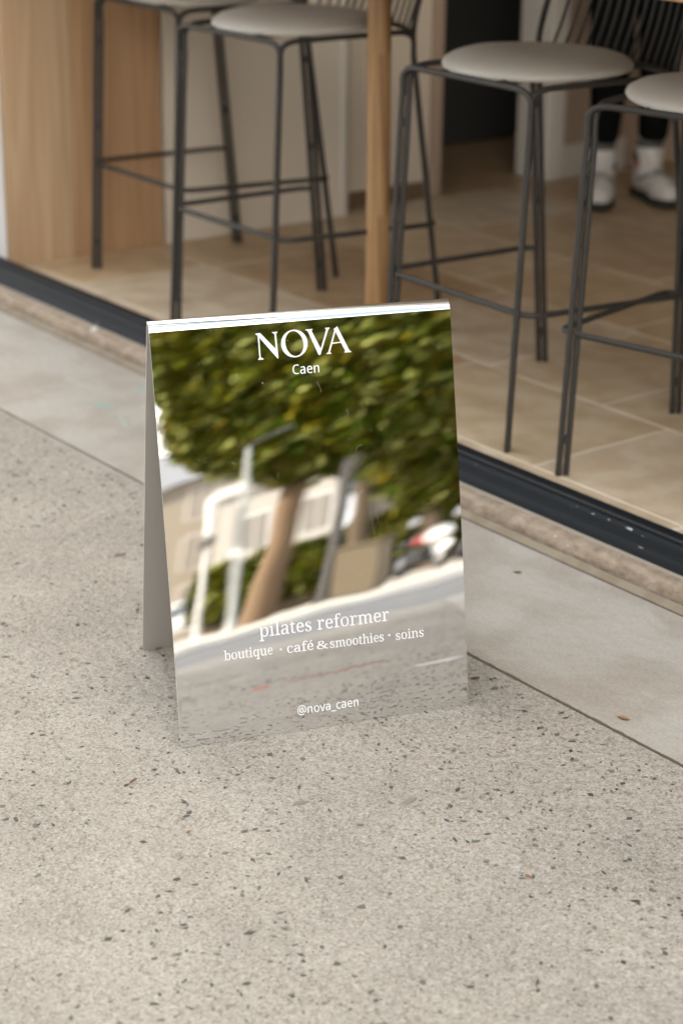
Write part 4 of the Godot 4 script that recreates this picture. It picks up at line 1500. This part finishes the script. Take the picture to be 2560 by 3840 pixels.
		var so := [[Vector3(0, 0.016, 0.045), Vector3(0, 0.016, -0.02), 0.046, 0.043], [Vector3(0, 0.016, -0.02), Vector3(-0.003, 0.016, -0.12), 0.043, 0.050], [Vector3(-0.003, 0.016, -0.12), Vector3(-0.003, 0.02, -0.172), 0.050, 0.042]]
		for b in so:
			b.append(Vector3(1, 0.42, 1))
		part("sole", flesh(so, 0.005, 0.01, null, 0.0005), mat(0.02, 0.02, 0.018, 0.8), sh)
		for k in 5:
			var z := -0.035 - k * 0.019
			var y := 0.113 - k * 0.006
			part("lace", tube([Vector3(-0.024, y - 0.008, z), Vector3(0, y + 0.002, z - 0.004), Vector3(0.024, y - 0.008, z)], 0.0035, 0.01, 6), grey, sh)
		part("side_stripe", tube([Vector3(0.043, 0.06, 0.02), Vector3(0.047, 0.078, -0.04), Vector3(0.034, 0.096, -0.075)], 0.005, 0.02, 6), grey, sh)
		part("side_stripe", tube([Vector3(-0.043, 0.06, 0.02), Vector3(-0.047, 0.078, -0.04), Vector3(-0.034, 0.096, -0.075)], 0.005, 0.02, 6), grey, sh)
		part("heel_tab", ellipsoid(0.026, 0.034, 0.014, 10), grey, sh, Vector3(0, 0.11, 0.056))
		part("ankle_patch", ellipsoid(0.010, 0.014, 0.016, 10), mat(0.34, 0.12, 0.10, 0.6), sh, Vector3(0.045, 0.125, -0.006))
		part("collar_patch", ellipsoid(0.014, 0.026, 0.034, 12), grey, sh, Vector3(-0.040, 0.12, 0.012))
		part("collar_patch", ellipsoid(0.014, 0.026, 0.030, 12), grey, sh, Vector3(0.040, 0.145, 0.012))
		part("tongue", ellipsoid(0.026, 0.034, 0.012, 12), sock, sh, Vector3(0, 0.145, -0.040), Vector3(0.5, 0, 0))

# ---------------------------------------------------------------- scraps on the pavement
func make_litter() -> void:
	var leaf_m := mat(0.30, 0.155, 0.07, 0.8)
	var leaf_d := mat(0.13, 0.07, 0.04, 0.8)
	var spots := [
		[-2.349, -1.415, 0.013, 2.0, 0, "thin rust coloured stalk lying left below the mirror sign", "stalk"],
		[-2.052, -2.181, 0.012, 0.4, 0, "small orange leaf scrap on the concrete near the right edge", "leaf"],
		[-2.312, -2.083, 0.011, 1.1, 1, "brown leaf scrap beside the right foot of the mirror sign", "leaf"],
		[-2.62, -2.46, 0.011, 0.9, 1, "brown leaf scrap on the concrete in front of the sill", "leaf"],
		[-1.78, -1.72, 0.008, 0.2, 0, "tiny orange leaf scrap on the terrazzo at the right", "leaf"],
		[-2.17, -1.40, 0.006, 1.7, 0, "tiny orange leaf scrap just below the sign's left corner", "leaf"]]
	var r := RandomNumberGenerator.new()
	r.seed = 61
	for s in spots:
		var st := st_new()
		st.set_smooth_group(-1)
		var n := 7
		var w := 0.12 if s[6] == "stalk" else 0.45
		var rim: Array[Vector3] = []
		for k in n:
			var a := TAU * k / n
			var q := r.randf_range(0.7, 1.0)
			rim.append(Vector3(cos(a) * q, 0.10 + 0.12 * r.randf(), sin(a) * q * w) * s[2])
		for k in n:
			tri(st, Vector3(0, 0.03 * s[2], 0), rim[k], rim[(k + 1) % n], Vector3.UP)
			tri(st, Vector3(0, 0.0, 0), rim[k] - Vector3(0, 0.06, 0) * s[2], rim[(k + 1) % n] - Vector3(0, 0.06, 0) * s[2], Vector3.DOWN)
		var o := part("dry_leaf" if s[6] == "leaf" else "dry_stalk", done(st), leaf_d if s[4] else leaf_m, self, Vector3(s[0], 0.0015, s[1]), Vector3(0, s[3], 0))
		tag(o, s[5], s[6])
